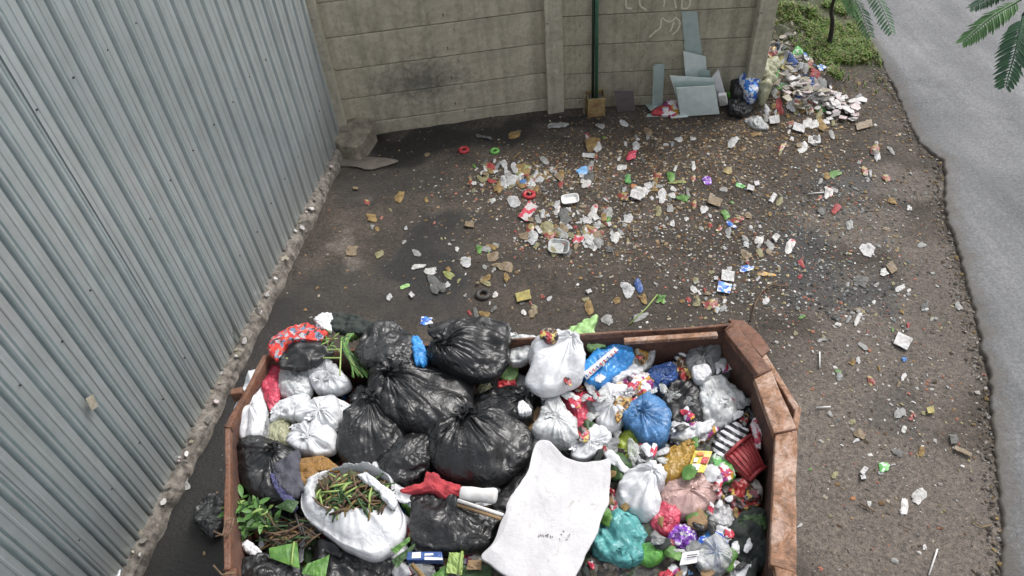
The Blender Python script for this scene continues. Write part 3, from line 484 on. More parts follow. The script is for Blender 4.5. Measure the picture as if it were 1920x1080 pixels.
# ------------------------------------------------------------------ colours of the rubbish
MT = dict(
    black=film('black_plastic', (0.015, 0.015, 0.016), 0.36, 0, 0.5, 24, 0.4, 0.05, 0.55), blackm=film('dull_black_plastic', (0.02, 0.02, 0.021), 0.42, 0, 0.3, 15),
    white=film('white_plastic', (0.64, 0.65, 0.67), 0.38, 0, 0.35, 22, 0.2, 0.07), whitec=film('milky_plastic', (0.7, 0.72, 0.72), 0.3, 0.15, 0.5, 26, 0.2), clear=film('clear_plastic', (0.66, 0.68, 0.67), 0.18, 0.38, 0.7, 26, 0.25),
    greyc=film('grey_clear_plastic', (0.32, 0.33, 0.33), 0.22, 0.35, 0.7, 28), yclear=film('yellowish_clear_plastic', (0.5, 0.5, 0.33), 0.25, 0.3, 0.6, 28),
    red=film('red_plastic', (0.46, 0.035, 0.045), 0.35, 0, 0.5, 24), pinkred=film('pink_red_plastic', (0.6, 0.07, 0.12), 0.33, 0.1, 0.6, 26), pink=film('pale_pink_plastic', (0.68, 0.46, 0.42), 0.3, 0.25, 0.6, 26),
    blue=film('blue_plastic', (0.07, 0.2, 0.42), 0.35, 0, 0.6, 30), blued=film('dark_blue_plastic', (0.035, 0.09, 0.28), 0.3, 0, 0.7, 30), sky=film('bright_blue_plastic', (0.05, 0.3, 0.72), 0.28, 0, 0.5, 26), lblue=film('light_blue_plastic', (0.22, 0.45, 0.75), 0.3, 0, 0.5, 26),
    teal=film('teal_plastic', (0.14, 0.47, 0.47), 0.27, 0.2, 0.7, 26), green=film('green_plastic', (0.17, 0.48, 0.1), 0.33, 0, 0.5, 26), lime=film('lime_plastic', (0.5, 0.62, 0.08), 0.33, 0.1, 0.4, 24), pgreen=film('pale_green_plastic', (0.38, 0.62, 0.24), 0.35, 0.15, 0.3, 20),
    amber=film('amber_plastic', (0.45, 0.27, 0.045), 0.3, 0.12, 0.7, 28), purple=film('purple_plastic', (0.22, 0.06, 0.5), 0.33, 0, 0.5, 26), brown=film('brown_sack', (0.27, 0.14, 0.035), 0.6, 0, 0.7, 30),
    greycloth=matte('grey_cloth', (0.09, 0.09, 0.11), (0.05, 0.05, 0.065), 20, 0.9, 0.5, 60), bluecloth=matte('violet_blue_cloth', (0.1, 0.1, 0.22), (0.06, 0.06, 0.13), 20, 0.9, 0.5, 60), redcloth=matte('red_cloth', (0.48, 0.05, 0.06), (0.3, 0.03, 0.04), 14, 0.8, 0.5, 60),
    darkcloth=matte('dark_green_cloth', (0.035, 0.045, 0.04), (0.02, 0.025, 0.022), 14, 0.85, 0.6, 60), foam=matte('white_foam', (0.7, 0.69, 0.68), (0.55, 0.54, 0.52), 16, 0.85, 0.3, 50), paper=matte('white_paper', (0.74, 0.74, 0.76), (0.6, 0.6, 0.61), 10, 0.85, 0.15, 40),
    sack=matte('white_woven_sack', (0.58, 0.57, 0.58), (0.48, 0.47, 0.48), 6, 0.75, 1.0, 11, stain=(0.38, 0.36, 0.34), stain_at=0.6), card=matte('brown_card', (0.3, 0.2, 0.11), (0.2, 0.13, 0.07), 12, 0.9, 0.3, 50), bread=matte('tan_food', (0.42, 0.26, 0.1), (0.25, 0.13, 0.05), 30, 0.7, 0.6, 60),
    redflower=printed('red_floral_print', [(0.6, 0.04, 0.03), (0.45, 0.03, 0.03), (0.65, 0.1, 0.06), (0.05, 0.03, 0.03), (0.55, 0.04, 0.03), (0.4, 0.38, 0.4), (0.1, 0.18, 0.28)], 42, 0.6), stripe=None,
    snack=printed('snack_print', [(0.5, 0.05, 0.08), (0.7, 0.68, 0.7), (0.55, 0.3, 0.05), (0.66, 0.66, 0.68), (0.3, 0.05, 0.2), (0.6, 0.55, 0.5)], 17), mixp=printed('mixed_print', [(0.3, 0.03, 0.03), (0.08, 0.05, 0.03), (0.5, 0.4, 0.1), (0.03, 0.02, 0.02), (0.3, 0.28, 0.26), (0.2, 0.05, 0.06)], 24),
    reddot=printed('red_dotted_print', [(0.62, 0.12, 0.16), (0.7, 0.62, 0.62), (0.55, 0.06, 0.1), (0.65, 0.45, 0.46)], 30), bluew=printed('blue_white_print', [(0.04, 0.12, 0.5), (0.6, 0.64, 0.72), (0.05, 0.25, 0.65), (0.66, 0.68, 0.7)], 26), purplew=printed('purple_white_print', [(0.25, 0.06, 0.5), (0.2, 0.05, 0.42), (0.6, 0.58, 0.66), (0.3, 0.12, 0.5), (0.1, 0.03, 0.2)], 50),
    greenw=printed('green_white_print', [(0.1, 0.36, 0.08), (0.12, 0.4, 0.1), (0.5, 0.58, 0.5), (0.08, 0.3, 0.06)], 30), food=printed('food_scraps', [(0.45, 0.25, 0.05), (0.2, 0.09, 0.03), (0.5, 0.36, 0.12), (0.1, 0.05, 0.02), (0.36, 0.32, 0.24)], 42, 0.5),
    leaf=matte('green_leaf', (0.12, 0.26, 0.05), (0.05, 0.14, 0.025), 9, 0.5, 0.3, 60), leafd=matte('dark_leaf', (0.045, 0.1, 0.025), (0.02, 0.05, 0.015), 9, 0.55, 0.3, 60), leafl=matte('light_stalk', (0.32, 0.42, 0.13), (0.2, 0.3, 0.08), 9, 0.5, 0.3, 60), dryleaf=matte('dry_leaf', (0.28, 0.19, 0.07), (0.13, 0.08, 0.03), 12, 0.8, 0.4, 60), twig=matte('twig', (0.17, 0.11, 0.065), (0.07, 0.045, 0.03), 20, 0.9, 0.5, 60),
    ink=matte('ink', (0.06, 0.06, 0.07), rough=0.9, bump=0), iron=matte('dark_iron', (0.05, 0.045, 0.04), rough=0.6, bump=0.3), redbasket=film('red_basket_plastic', (0.36, 0.04, 0.045), 0.45, 0, 0.3, 40), silver=film('silver_foil', (0.5, 0.5, 0.51), 0.25, 0, 0.7, 30), yellow=film('yellow_print', (0.72, 0.56, 0.06), 0.35, 0, 0.3, 26), orange=film('orange_plastic', (0.7, 0.22, 0.05), 0.35))
m, N, L, bs = newmat('striped_bag'); co = objco(N); wv = nd(N, 'ShaderNodeTexWave', Scale=9.0, Distortion=2.0); wv.bands_direction = 'DIAGONAL'; L.new(co, wv.inputs[0]); r = ramp(N, [(0, (0.02, 0.02, 0.025)), (0.5, (0.68, 0.68, 0.7))], 'CONSTANT'); L.new(wv.outputs['Fac'], r.inputs[0]); L.new(r.outputs[0], bs.inputs['Base Color']); bs.inputs['Roughness'].default_value = 0.35; MT['stripe'] = m
seedc = [100]; HM = {}                          # HM: highest surface over the skip, on a 2 cm grid
def softbody(name, label, cat, mat, style, z, h, pts, knot=None, amp=1.0, group=None, parent=None, jag=0.0, depth=None, hi=True):
    seedc[0] += 7; s = seedc[0]; pts = [tuple(map(float, p.split(','))) for p in pts.split()] if isinstance(pts, str) else pts
    if knot is not None and isinstance(knot, str): knot = tuple(map(float, knot.split(',')))
    NA, NT = (112, 30) if hi else (48, 12)
    V, F, cen, size = blobmesh(pts, z, h, knot, depth, style, amp, NA, NT, 6, s, jag)
    o = mobj(name, V, F, MT[mat], parent, smooth=True, label=label, cat=cat, group=group)
    for x_, y_, z_ in V[: NA * NT: 2]: k_ = (int(x_ // 0.02), int(y_ // 0.02)); HM[k_] = max(HM.get(k_, 0), z_)
    if knot is not None and style == 'tied':
        p = V[:NA].mean(0); tuft(p, size * 0.16, MT[mat], o, s)
    elif knot is None and hi and name in ('carrier_bag', 'clear_bag') and style in ('taut', 'crumple') and size > 0.1:
        rs = np.random.default_rng(s + 1)
        for k in range(2):                        # loose handle ears
            i = rs.integers(NT // 4, NT // 2) * NA + rs.integers(0, NA); tuft(V[i] - [0, 0, 0.01], size * rs.uniform(0.11, 0.17), MT[mat], o, s + k, 'handle', tuple(rs.uniform(-1.4, 1.4, 2)))
    return o

# ================================================================== RUBBISH IN THE SKIP (outlines traced in photo pixels, laid on the heap)
ITEMS = '''
garbage_bag|big glossy black bag tied at its left end, middle of the heap|bag|black|tied|1.17|0.17|712,702 742,682 800,684 862,692 893,728 890,785 848,812 795,818 742,802 702,768 690,728|735,728
garbage_bag|black bag with a twisted left end, beside the large white carrier bag|bag|black|tied|1.10|0.14|806,662 846,630 918,618 950,642 950,680 928,712 888,716 846,700 808,682|826,668
garbage_bag|limp black film hanging over the far rim|film|blackm|film|1.16|0.05|812,606 860,598 915,597 952,610 948,640 890,645 826,640 800,622|
garbage_bag|torn black bag opened around a tan food box|bag|black|crumple|1.07|0.09|668,660 690,622 732,608 772,630 776,672 748,690 700,690 676,682|
garbage_bag|round black bag next to the taut white bags|bag|black|tied|1.15|0.15|638,812 660,774 706,760 746,784 764,818 744,852 704,874 662,880 634,852|700,770
garbage_bag|small crinkled black bag above the red cloth|bag|black|crumple|1.15|0.13|708,872 736,840 796,816 812,846 802,888 768,908 726,906|
garbage_bag|wide black bag with fan creases, right above the white foam roll|bag|black|tied|1.15|0.14|802,850 812,806 866,790 906,800 962,790 998,812 996,856 964,892 930,910 862,908 820,890|870,800
garbage_bag|black bag behind the yellow-green scrap|bag|black|tied|1.12|0.13|880,778 900,744 950,731 992,742 998,790 962,806 912,802|984,760
garbage_bag|flat wrinkled black bag between the foam roll and the blue box|bag|black|crumple|1.14|0.10|768,958 776,930 830,928 862,942 932,966 928,1000 906,1032 850,1038 788,1032 770,1000|
garbage_bag|big dull black bag wedged against the skip wall by the leafy cuttings|bag|black|tied|1.13|0.15|450,836 490,826 532,838 562,856 552,900 566,936 522,950 474,934 450,894|520,868
garbage_bag|black bag under the banana leaf pieces|bag|black|crumple|1.10|0.08|450,1062 490,1040 540,1050 566,1064 560,1110 470,1110|
garbage_bag|black film below the open white bag|film|black|film|1.08|0.07|596,1010 640,1022 700,1054 726,1040 736,1078 700,1110 610,1110 590,1060|
garbage_bag|dull black bag behind the blue tied bag|bag|blackm|crumple|1.02|0.10|1228,748 1262,718 1300,724 1312,760 1312,796 1268,806 1244,780|
garbage_bag|black bag pressed to the side wall under the clear box|bag|blackm|crumple|0.97|0.08|1376,728 1400,716 1416,760 1420,800 1392,806 1378,770|
garbage_bag|dark bag below the teal bag|bag|black|crumple|0.98|0.08|1150,1072 1190,1060 1250,1066 1262,1110 1160,1110|
garbage_bag|thin black bag neck running from the tied bag to the leeks|film|black|film|1.13|0.06|662,736 700,716 722,730 716,768 688,764 658,752|
garbage_bag|black film folded around the white paper, far left corner|film|blackm|film|1.03|0.05|528,648 600,640 628,650 606,672 560,692 526,682|
tarpaulin_scrap|dark green tarpaulin scrap by the white upright paper|scrap|darkcloth|film|1.12|0.03|624,588 660,590 698,606 690,624 640,622 622,612|
garbage_bag|black bag in the shade of the white woven sack|bag|blackm|crumple|1.08|0.06|930,930 986,880 990,920 962,950 944,1000 924,970|
carrier_bag|big smooth white carrier bag with one handle hole|carrier bag|white|taut|1.10|0.13|986,718 1000,690 992,664 1004,640 1046,634 1084,640 1094,668 1092,714 1056,732 1030,740 998,736|1072,650
carrier_bag|milky carrier bag crumpled along the far rim|carrier bag|whitec|crumple|1.06|0.06|948,652 956,636 1000,632 1010,652 996,672 964,684 950,670|
carrier_bag|tall white bag slumped at the left skip wall|carrier bag|white|taut|1.14|0.11|456,736 468,710 492,706 500,748 505,780 498,822 478,838 452,826 449,784|
carrier_bag|white bag with twisted handles in the middle of the white pile|carrier bag|white|crumple|1.17|0.07|508,784 518,762 552,746 580,744 574,766 552,788 528,786 514,794|
carrier_bag|taut grey-white bag, largest of the white pile|carrier bag|white|taut|1.17|0.11|556,786 574,760 626,744 640,768 640,796 628,810 596,802 570,794|
carrier_bag|milky white bag with a thin black crease, foot of the white pile|carrier bag|white|taut|1.16|0.10|540,824 556,802 588,796 630,808 632,844 606,856 570,854 548,842|
carrier_bag|small white bag corner tucked under the round black bag|carrier bag|white|crumple|1.15|0.05|630,752 650,756 672,770 654,790 640,800 632,776|
carrier_bag|milky bag of crumpled rubbish beside the pink-red strip|clear bag|whitec|crumple|1.14|0.10|522,712 528,690 558,674 582,686 588,724 578,744 540,750 524,738|
carrier_bag|milky clear bag leaning on the leek leaves|clear bag|white|taut|1.15|0.11|584,690 606,668 628,688 650,708 656,728 632,740 600,738 586,724|
carrier_bag|yellowish clear bag with food waste under the white bags|clear bag|yclear|crumple|1.13|0.08|502,818 508,796 540,788 546,820 546,844 522,850 504,838|
carrier_bag|clear scrappy bag with blue bits under the tall white bag|clear bag|greyc|crumple|1.17|0.05|470,786 494,776 508,792 504,826 484,834 470,812|
plastic_strip|pink-red plastic strip squeezed between white and clear bags|scrap|pinkred|film|1.18|0.05|500,690 506,674 520,676 526,692 520,722 526,746 508,766 497,752 494,716|
cloth|red floral print cloth hanging over the far left rim|cloth|redflower|film|1.20|0.05|503,650 520,628 554,611 602,610 602,638 548,644 524,672 511,668|
paper|white torn paper standing beside the red floral cloth|paper|paper|film|1.18|0.03|590,598 611,587 624,593 621,619 604,616|
plastic_scrap|small yellow-green scrap lying on the black tub film|scrap|lime|film|1.11|0.015|531,661 548,660 548,672 534,673|
cloth|folded grey cloth on the dull black bag|cloth|greycloth|film|1.24|0.05|511,868 546,854 562,852 562,884 572,912 552,930 526,914 514,890|
cloth|violet-blue cloth strip hanging off the grey cloth|cloth|bluecloth|film|1.23|0.04|508,892 524,890 536,912 556,946 548,956 522,926|
sack|crumpled brown sack lying above the open white bag|sack|brown|crumple|1.18|0.07|553,870 600,858 634,872 642,890 606,892 584,918 568,922 552,896|
plastic_scrap|torn bright blue plastic film upright behind the big tied bag|scrap|sky|film|1.20|0.04|773,632 788,638 800,664 797,684 780,682 774,660|
plastic_scrap|yellow-green triangular scrap on the black bags|scrap|lime|film|1.30|0.015|889,795 902,774 914,788 912,796|
cloth|red cloth wrung out between the black bags|cloth|redcloth|film|1.20|0.05|759,914 794,906 799,882 828,900 866,912 856,930 838,938 814,924 766,924|
carrier_bag|grey-white plastic strap curling round the small crinkled bag|strap|white|film|1.17|0.03|699,858 707,862 714,892 742,914 768,922 766,944 738,932 712,906 700,884|
carrier_bag|pale green upright carrier bag at the far rim|carrier bag|pgreen|film|1.20|0.05|1052,634 1080,610 1118,594 1114,620 1142,640 1116,656 1092,646|
snack_bag|large bright blue printed bag with a white band|packet|sky|crumple|1.12|0.11|1090,694 1126,666 1164,640 1188,660 1182,690 1150,712 1124,730 1098,724|
clear_bag|clear bag holding brown food leftovers by the striped bag|clear bag|clear|crumple|1.06|0.08|1162,650 1198,640 1228,662 1216,692 1184,706 1164,690|
food_waste|brown food leftovers inside the clear bag|food|food|crumple|1.09|0.05|1182,648 1206,646 1216,664 1206,684 1190,672|
wrapper|white wrapper printed red and orange below the bright blue bag|wrapper|snack|film|1.10|0.05|1146,712 1170,696 1212,700 1224,726 1206,742 1172,736|
paper|white paper cup sleeve lying on the printed wrapper|paper|paper|film|1.13|0.03|1150,700 1176,686 1204,688 1196,702 1166,710 1154,718|
carrier_bag|crumpled dark blue bag beside the striped bag|bag|blued|crumple|1.05|0.09|1206,712 1226,692 1262,688 1270,712 1250,728 1218,742|
carrier_bag|black and white striped carrier bag in the far right corner|carrier bag|stripe|crumple|1.00|0.09|1260,690 1272,658 1300,642 1320,654 1300,676 1288,706 1270,716|
wrapper|red and yellow wrapper against the striped bag|wrapper|mixp|film|1.06|0.04|1264,684 1280,670 1288,690 1292,712 1274,718 1266,702|
clear_bag|round clear grey-green bag with white paper inside|clear bag|greyc|taut|1.02|0.12|1282,684 1294,656 1320,647 1344,660 1348,694 1334,718 1310,730 1290,710|
paper|crumpled white paper inside the round clear bag|paper|paper|crumple|1.11|0.04|1298,694 1322,684 1334,700 1318,716 1302,712|
clear_box|squashed clear food box in the far right corner|box|greyc|crumple|0.98|0.08|1340,664 1374,652 1380,688 1370,708 1348,710|
clear_bag|milky clear bag with a handle hole beside the side wall|clear bag|whitec|crumple|1.00|0.12|1308,752 1326,718 1358,714 1382,748 1378,790 1350,806 1320,796|
garbage_bag|big round blue bag tied in a knot on its left|bag|blue|tied|1.07|0.15|1170,782 1192,752 1224,744 1250,768 1254,814 1244,842 1214,846 1190,818 1172,802|1200,792
carrier_bag|crumpled pink-red bag between the white bags|bag|pinkred|crumple|1.08|0.08|1054,748 1078,736 1110,748 1108,788 1088,814 1072,794 1060,770|
carrier_bag|white bag with tan snack pieces showing at its mouth|carrier bag|white|taut|1.09|0.09|1110,762 1134,732 1176,728 1188,748 1178,782 1150,812 1126,802 1112,782|
food_waste|orange-brown snack pieces spilling from the white bag|food|food|crumple|1.17|0.035|1152,752 1172,744 1184,752 1170,778 1158,792 1152,774|
clear_bag|milky clear bag above the white woven sack|clear bag|whitec|taut|1.11|0.11|998,814 1016,772 1038,732 1058,764 1080,798 1082,834 1052,842 1016,832|
carrier_bag|white bag flap right of the milky clear bag|carrier bag|white|taut|1.10|0.06|1072,844 1098,806 1122,800 1146,820 1132,842 1100,862 1076,860|
carrier_bag|open lime bag full of clear film|carrier bag|lime|film|1.05|0.06|1156,822 1180,806 1204,836 1234,850 1222,882 1194,888 1172,872 1158,850|
clear_film|clear film bunched in the open lime bag|film|clear|crumple|1.10|0.05|1178,824 1198,838 1224,858 1216,880 1192,884 1178,860|
carrier_bag|amber see-through bag with food waste|bag|amber|crumple|1.05|0.10|1234,880 1242,850 1288,838 1306,848 1296,886 1270,908 1240,908|
wrapper|crumpled white and red wrappers above the amber bag|wrapper|snack|film|1.03|0.06|1254,812 1286,796 1326,790 1346,804 1322,826 1284,838 1258,830|
carrier_bag|white crumpled bag scraps below the dull black bag|carrier bag|white|film|1.07|0.04|1256,804 1284,792 1300,806 1330,788 1338,800 1306,820 1266,824|
wrapper|green and white wrapper left of the red basket|wrapper|greenw|crumple|1.02|0.05|1328,872 1342,852 1364,860 1378,894 1362,908 1334,902|
cloth|white and black strap bundle above the red basket|strap|stripe|film|1.03|0.06|1338,838 1352,808 1384,792 1402,812 1386,840 1366,852 1352,862|
carton|slim white and red carton by the side wall|carton|reddot|film|1.04|0.03|1408,790 1422,786 1428,812 1426,838 1416,836|
carrier_bag|full smooth white bag right of the woven sack|carrier bag|white|taut|1.08|0.12|1153,930 1168,892 1200,882 1240,886 1244,914 1230,932 1236,966 1212,982 1180,968 1158,950|1222,898
clear_bag|pale pink see-through bag below the amber bag|clear bag|pink|taut|1.03|0.11|1234,938 1250,912 1282,898 1316,894 1342,920 1332,952 1292,976 1250,968|
wrapper|red dotted wrapper stretched beside the pale pink bag|wrapper|reddot|film|1.05|0.04|1304,884 1322,890 1350,918 1346,936 1326,926 1310,906|
carrier_bag|red crumpled bag above the purple bag|bag|pinkred|crumple|1.06|0.09|1218,972 1238,946 1264,948 1276,970 1268,992 1246,1008 1222,996|
carrier_bag|purple and white printed bag|bag|purplew|crumple|1.04|0.08|1250,1000 1270,984 1300,992 1306,1012 1296,1030 1270,1038 1252,1022|
carrier_bag|teal see-through bag, knotless and crinkled|bag|teal|crumple|1.06|0.13|1112,1010 1126,978 1160,964 1198,982 1214,1010 1204,1050 1172,1068 1138,1062 1112,1046|
carrier_bag|small tied green bag beside the teal bag|bag|green|tied|1.06|0.08|1194,1034 1212,1016 1238,1024 1246,1048 1222,1064 1198,1058|1232,1034
clear_bag|clear bag with blue and white print inside|clear bag|bluew|crumple|1.03|0.10|1308,1024 1326,1000 1350,1002 1366,1024 1370,1058 1346,1078 1316,1068|
clear_bag|milky clear bag over the blue and white print|clear bag|clear|taut|1.06|0.11|1306,1040 1330,1016 1362,1020 1372,1056 1350,1080 1314,1072|
wrapper|white and purple wrapper below the teal bag|wrapper|purplew|film|1.03|0.04|1104,1066 1136,1050 1176,1062 1182,1082 1140,1100 1110,1086|
cloth|dark green folded cloth in the near right corner|cloth|darkcloth|crumple|0.98|0.10|1362,1000 1396,964 1432,960 1438,1010 1436,1060 1396,1072 1370,1044|
cloth|olive striped cloth on the dark green cloth|cloth|leafd|film|1.05|0.04|1388,972 1432,966 1434,994 1396,996|
packet|pink-red and white packet beside the woven sack|packet|reddot|film|1.08|0.03|1138,924 1152,922 1160,952 1158,970 1146,966|
wrapper|heap of small brown and red sweet wrappers by the side wall|wrapper|mixp|crumple|0.99|0.06|1352,916 1388,898 1424,908 1426,946 1392,962 1356,944|
wrapper|torn grey wrapper bundle right of the pale pink bag|wrapper|silver|crumple|1.00|0.06|1322,960 1352,944 1378,966 1372,992 1336,996 1314,982|
carrier_bag|light blue bag beneath the white printed card|bag|lblue|crumple|1.00|0.06|1272,1062 1302,1052 1318,1066 1312,1104 1276,1104|
foam_lump|white foam lump in the near right corner|foam|foam|crumple|1.02|0.05|1366,1062 1394,1052 1412,1066 1404,1092 1372,1092|
cloth|dark red cloth under the white foam lump|cloth|redcloth|film|0.99|0.04|1334,1072 1370,1064 1400,1078 1388,1110 1340,1110|
paper|square of white paper on the black bag|paper|paper|film|1.24|0.012|972,756 982,752 996,770 974,774|
wrapper|red tub edge poking out under the black bag|tub|red|film|1.08|0.03|936,716 962,708 966,728 950,736 936,732|
wrapper|crinkled pale green wrapper by the large white carrier bag|wrapper|pgreen|crumple|1.08|0.05|936,694 948,676 968,680 972,706 956,716 940,712|
wrapper|dark red printed wrapper on the far rim|wrapper|mixp|crumple|1.28|0.03|1012,630 1020,617 1042,620 1046,634 1026,640|
carrier_bag|small grey-green film under the large tied black bag|film|yclear|film|1.08|0.04|894,724 910,714 920,724 912,740 898,738|
paper|crumpled white paper scrap by the skip wall under the cuttings|paper|paper|film|1.14|0.02|436,976 446,974 456,990 454,1004 442,1002|
paper|white and blue crumpled paper above the black bag corner|paper|paper|film|1.13|0.025|454,1020 466,1014 490,1034 478,1042 458,1032|
plastic_scrap|orange printed scrap on the small white bag corner|scrap|orange|film|1.22|0.012|648,778 662,770 660,786 650,790|
'''
POLYS = []
for ln in ITEMS.strip().split('\n'):
    nm, lb, ct, mt, stl, z, h, pts, kn = ln.split('|')
    q = np.array([tuple(map(float, p.split(','))) for p in pts.split()]); cx, cy = q.mean(0); z = float(z)
    if q[:, 1].min() < 645 and cx < 1100: z = max(z + 0.1, 1.32) if cy < 645 else z + 0.13      # spilling over the far rim
    if cx < 960 and q[:, 1].min() < 668: z = max(z, 1.30)
    POLYS.append(q)
    softbody(nm, lb, ct, mt, stl, float(z), float(h) * {'tied': 0.85, 'film': 0.6}.get(stl, 0.78), pts, kn or None, jag=0.1 if stl == 'film' else (0.03 if stl == 'crumple' else 0.0))

# ------------------------------------------------------------------ special things in the skip
def px_in(px, py, polys):
    for q in polys:
        x, y = q[:, 0], q[:, 1]; x2, y2 = np.roll(x, -1), np.roll(y, -1); c = ((y > py) != (y2 > py)) & (px < (x2 - x) * (py - y) / (y2 - y + 1e-9) + x)
        if c.sum() % 2: return True
    return False
def proj(P):
    c = RC.T @ (np.asarray(P, float) - [0, 0, CAMH]); return 960 + FPX * c[0] / -c[2], 540 - FPX * c[1] / -c[2]
def PX(s): return [tuple(map(float, p.split(','))) for p in s.split()]
# big woven sack, a sheet with folds, and the ink on it
sk = "1004,836 1030,832 1060,855 1088,866 1118,868 1146,867 1141,930 1130,968 1118,1002 1088,1058 1060,1102 1000,1100 960,1086 930,1062 904,1046 926,1018 950,952 968,920 986,888"
POLYS.append(np.array(PX(sk)))
V, F, cen, size = blobmesh(PX(sk), 1.24, 0.02, None, 0.02, 'flat', 0.8, 170, 60, 3, 5)
woven = mobj('woven_sack', V, F, MT['sack'], smooth=True, label='large flat white woven sack with faint handwriting, spread over the heap', cat='sack')
def on_sack(px, py):
    p = G(px, py, 1.26); k = np.argmin(((V[:, 0] - p[0]) ** 2 + (V[:, 1] - p[1]) ** 2)); return np.array([p[0], p[1], V[k, 2] + 0.002])
for st_ in ("1009,1008 1011,1003", "1012,1007 1014,1002 1016,1006 1018,1002 1019,1007", "1022,1006 1023,1003 1025,1006", "1024,1003 1029,1002", "1027,1003 1027,1008", "1032,1004 1033,1009", "1036,1005 1036,1008", "1052,1001 1054,1003", "1056,995 1058,998", "1069,1001 1066,1006", "1065,1011 1061,1013", "1050,1012 1049,1009"):
    MB().tube([on_sack(*p) for p in PX(st_)], 0.0015, 5).build('ink_mark', MT['ink'], woven)
b0 = on_sack(1106, 967); b1 = on_sack(1122, 982)
MB().tube([b0 + [0, 0, 0.02], b1 + [0, 0, 0.015]], 0.009, 8).tube([b0 + [0, 0, 0.02], b0 + [-0.008, 0.008, 0.02]], 0.017, 8).build('bolt', MT['iron'], label='dark iron bolt lying on the edge of the woven sack', cat='bolt')
# open white bag with plant waste
ob = "568,956 574,914 600,892 650,884 694,888 738,908 746,944 760,972 758,1004 736,1032 702,1052 654,1034 612,1004 578,978"; POLYS.append(np.array(PX(ob)))
def by_angle(pts, c, NA):
    B = smooth_line([G(px, py, c[2]) for px, py in PX(pts)], 400, True); t = np.arctan2(B[:, 1] - c[1], B[:, 0] - c[0]); r = np.hypot(B[:, 0] - c[0], B[:, 1] - c[1]); o = np.argsort(t); g = np.linspace(-PI, PI, NA, endpoint=False)
    rr_ = np.interp(g, t[o], r[o], period=2 * PI); return np.stack([c[0] + rr_ * np.cos(g), c[1] + rr_ * np.sin(g), np.full(NA, c[2])], -1), g
def openbag(outer, mouth, cpx, z, h, seed, NA=150):
    c = G(*cpx, z); O, th = by_angle(outer, c, NA); M, _ = by_angle(mouth, c, NA); rows = []
    for k, (u, zz, fo) in enumerate([(0.05, 0.02, 0), (0.6, 0.02, 0), (0.9, 0.03, 0.3), (0.97, h * 0.8, 0.8), (1.0, h, 1), (1.05, h * 1.02, 1), (1.15, h * 0.99, 1), (1.3, h * 0.95, 1), (1.45, h * 0.86, 1), (1.6, h * 0.72, 1), (1.75, h * 0.52, 0.8), (1.88, h * 0.28, 0.6), (1.96, 0.05, 0.4), (2.0, -0.02, 0.2), (1.95, -0.09, 0.1)]):
        q = c + (M - c) * u if u <= 1 else M + (O - M) * (u - 1)
        kk = np.stack([np.cos(th) * 4.5, np.sin(th) * 4.5, 0 * th + u * 0.5], -1); k2 = np.stack([np.cos(th) * 11, np.sin(th) * 11, 0 * th + u * 0.9], -1); f = 1 - 2 * np.abs(vn(kk, seed)); f2 = 1 - 2 * np.abs(vn(k2, seed + 1)); sl = 0.03 * vn(np.stack([np.cos(th) * 1.3, np.sin(th) * 1.3, 0 * th], -1), seed + 7)
        rows.append(q + np.stack([0 * th, 0 * th, zz + fo * (0.016 * f + 0.008 * f2 + 1.6 * sl)], -1) + (q - c) * (fo * 0.02 * f)[:, None])
    P = np.stack(rows); P = P + (0.01 * crumple(P.reshape(-1, 3), 14, seed) + 0.022 * crumple(P.reshape(-1, 3), 5, seed + 2)).reshape(P.shape[:2])[..., None] * np.array([0.2, 0.2, 1])
    I = np.arange(P.shape[0] * NA).reshape(-1, NA); J = np.roll(I, -1, 1); F = np.stack([I[:-1], I[1:], J[1:], J[:-1]], -1).reshape(-1, 4)
    return P.reshape(-1, 3), F.tolist() + [I[0].tolist(), I[-1][::-1].tolist()]
V, F = openbag(ob, "592,938 602,906 646,890 698,893 734,914 736,946 704,966 650,970 610,960", (664, 930), 1.16, 0.1, 3)
mobj('carrier_bag', V, F, MT['white'], smooth=True, label='open white carrier bag filled with wilted plant stalks', cat='carrier bag')
softbody('carrier_bag', 'twisted white bag handles beside the wilted plant stalks', 'handle', 'white', 'film', 1.27, 0.03, "673,893 690,888 720,912 742,930 738,952 722,942 706,920 684,908", jag=0.05)
MT['compost'] = printed('compost', [(0.06, 0.045, 0.025), (0.04, 0.05, 0.02), (0.1, 0.07, 0.03), (0.05, 0.035, 0.02), (0.07, 0.09, 0.03)], 60, 0.8)
softbody('plant_waste', 'dark clump of wilted leaves filling the open white bag', 'plant waste', 'compost', 'crumple', 1.215, 0.035, "588,932 606,902 658,890 712,896 738,924 730,954 692,968 640,966 604,952", jag=0.05)
pw = empty('plant_waste', G(662, 930, 1.13), 'wilted brown and green stalks inside the open white bag', 'plant waste')
for k in range(170):
    a = rnd.uniform(0, 2 * PI); r = math.sqrt(rnd.random()); px, py = 662 + 70 * r * math.cos(a), 928 + 36 * r * math.sin(a); d = rnd.uniform(0, PI); l = rnd.uniform(0.05, 0.16); p = G(px, py, 1.25 + rnd.uniform(-0.01, 0.05) * (1.2 - r)); v = np.array([math.cos(d), math.sin(d), rnd.uniform(-0.2, 0.3)]) * l / 2
    MB().tube([p - v, p + [rnd.uniform(-.01, .01), rnd.uniform(-.01, .01), 0.012], p + v], [0.005, 0.0075, 0.004], 5).build('stalk', MT[rnd.choice(['twig', 'twig', 'dryleaf', 'leafl', 'leafd', 'leafd'])], pw, smooth=True)
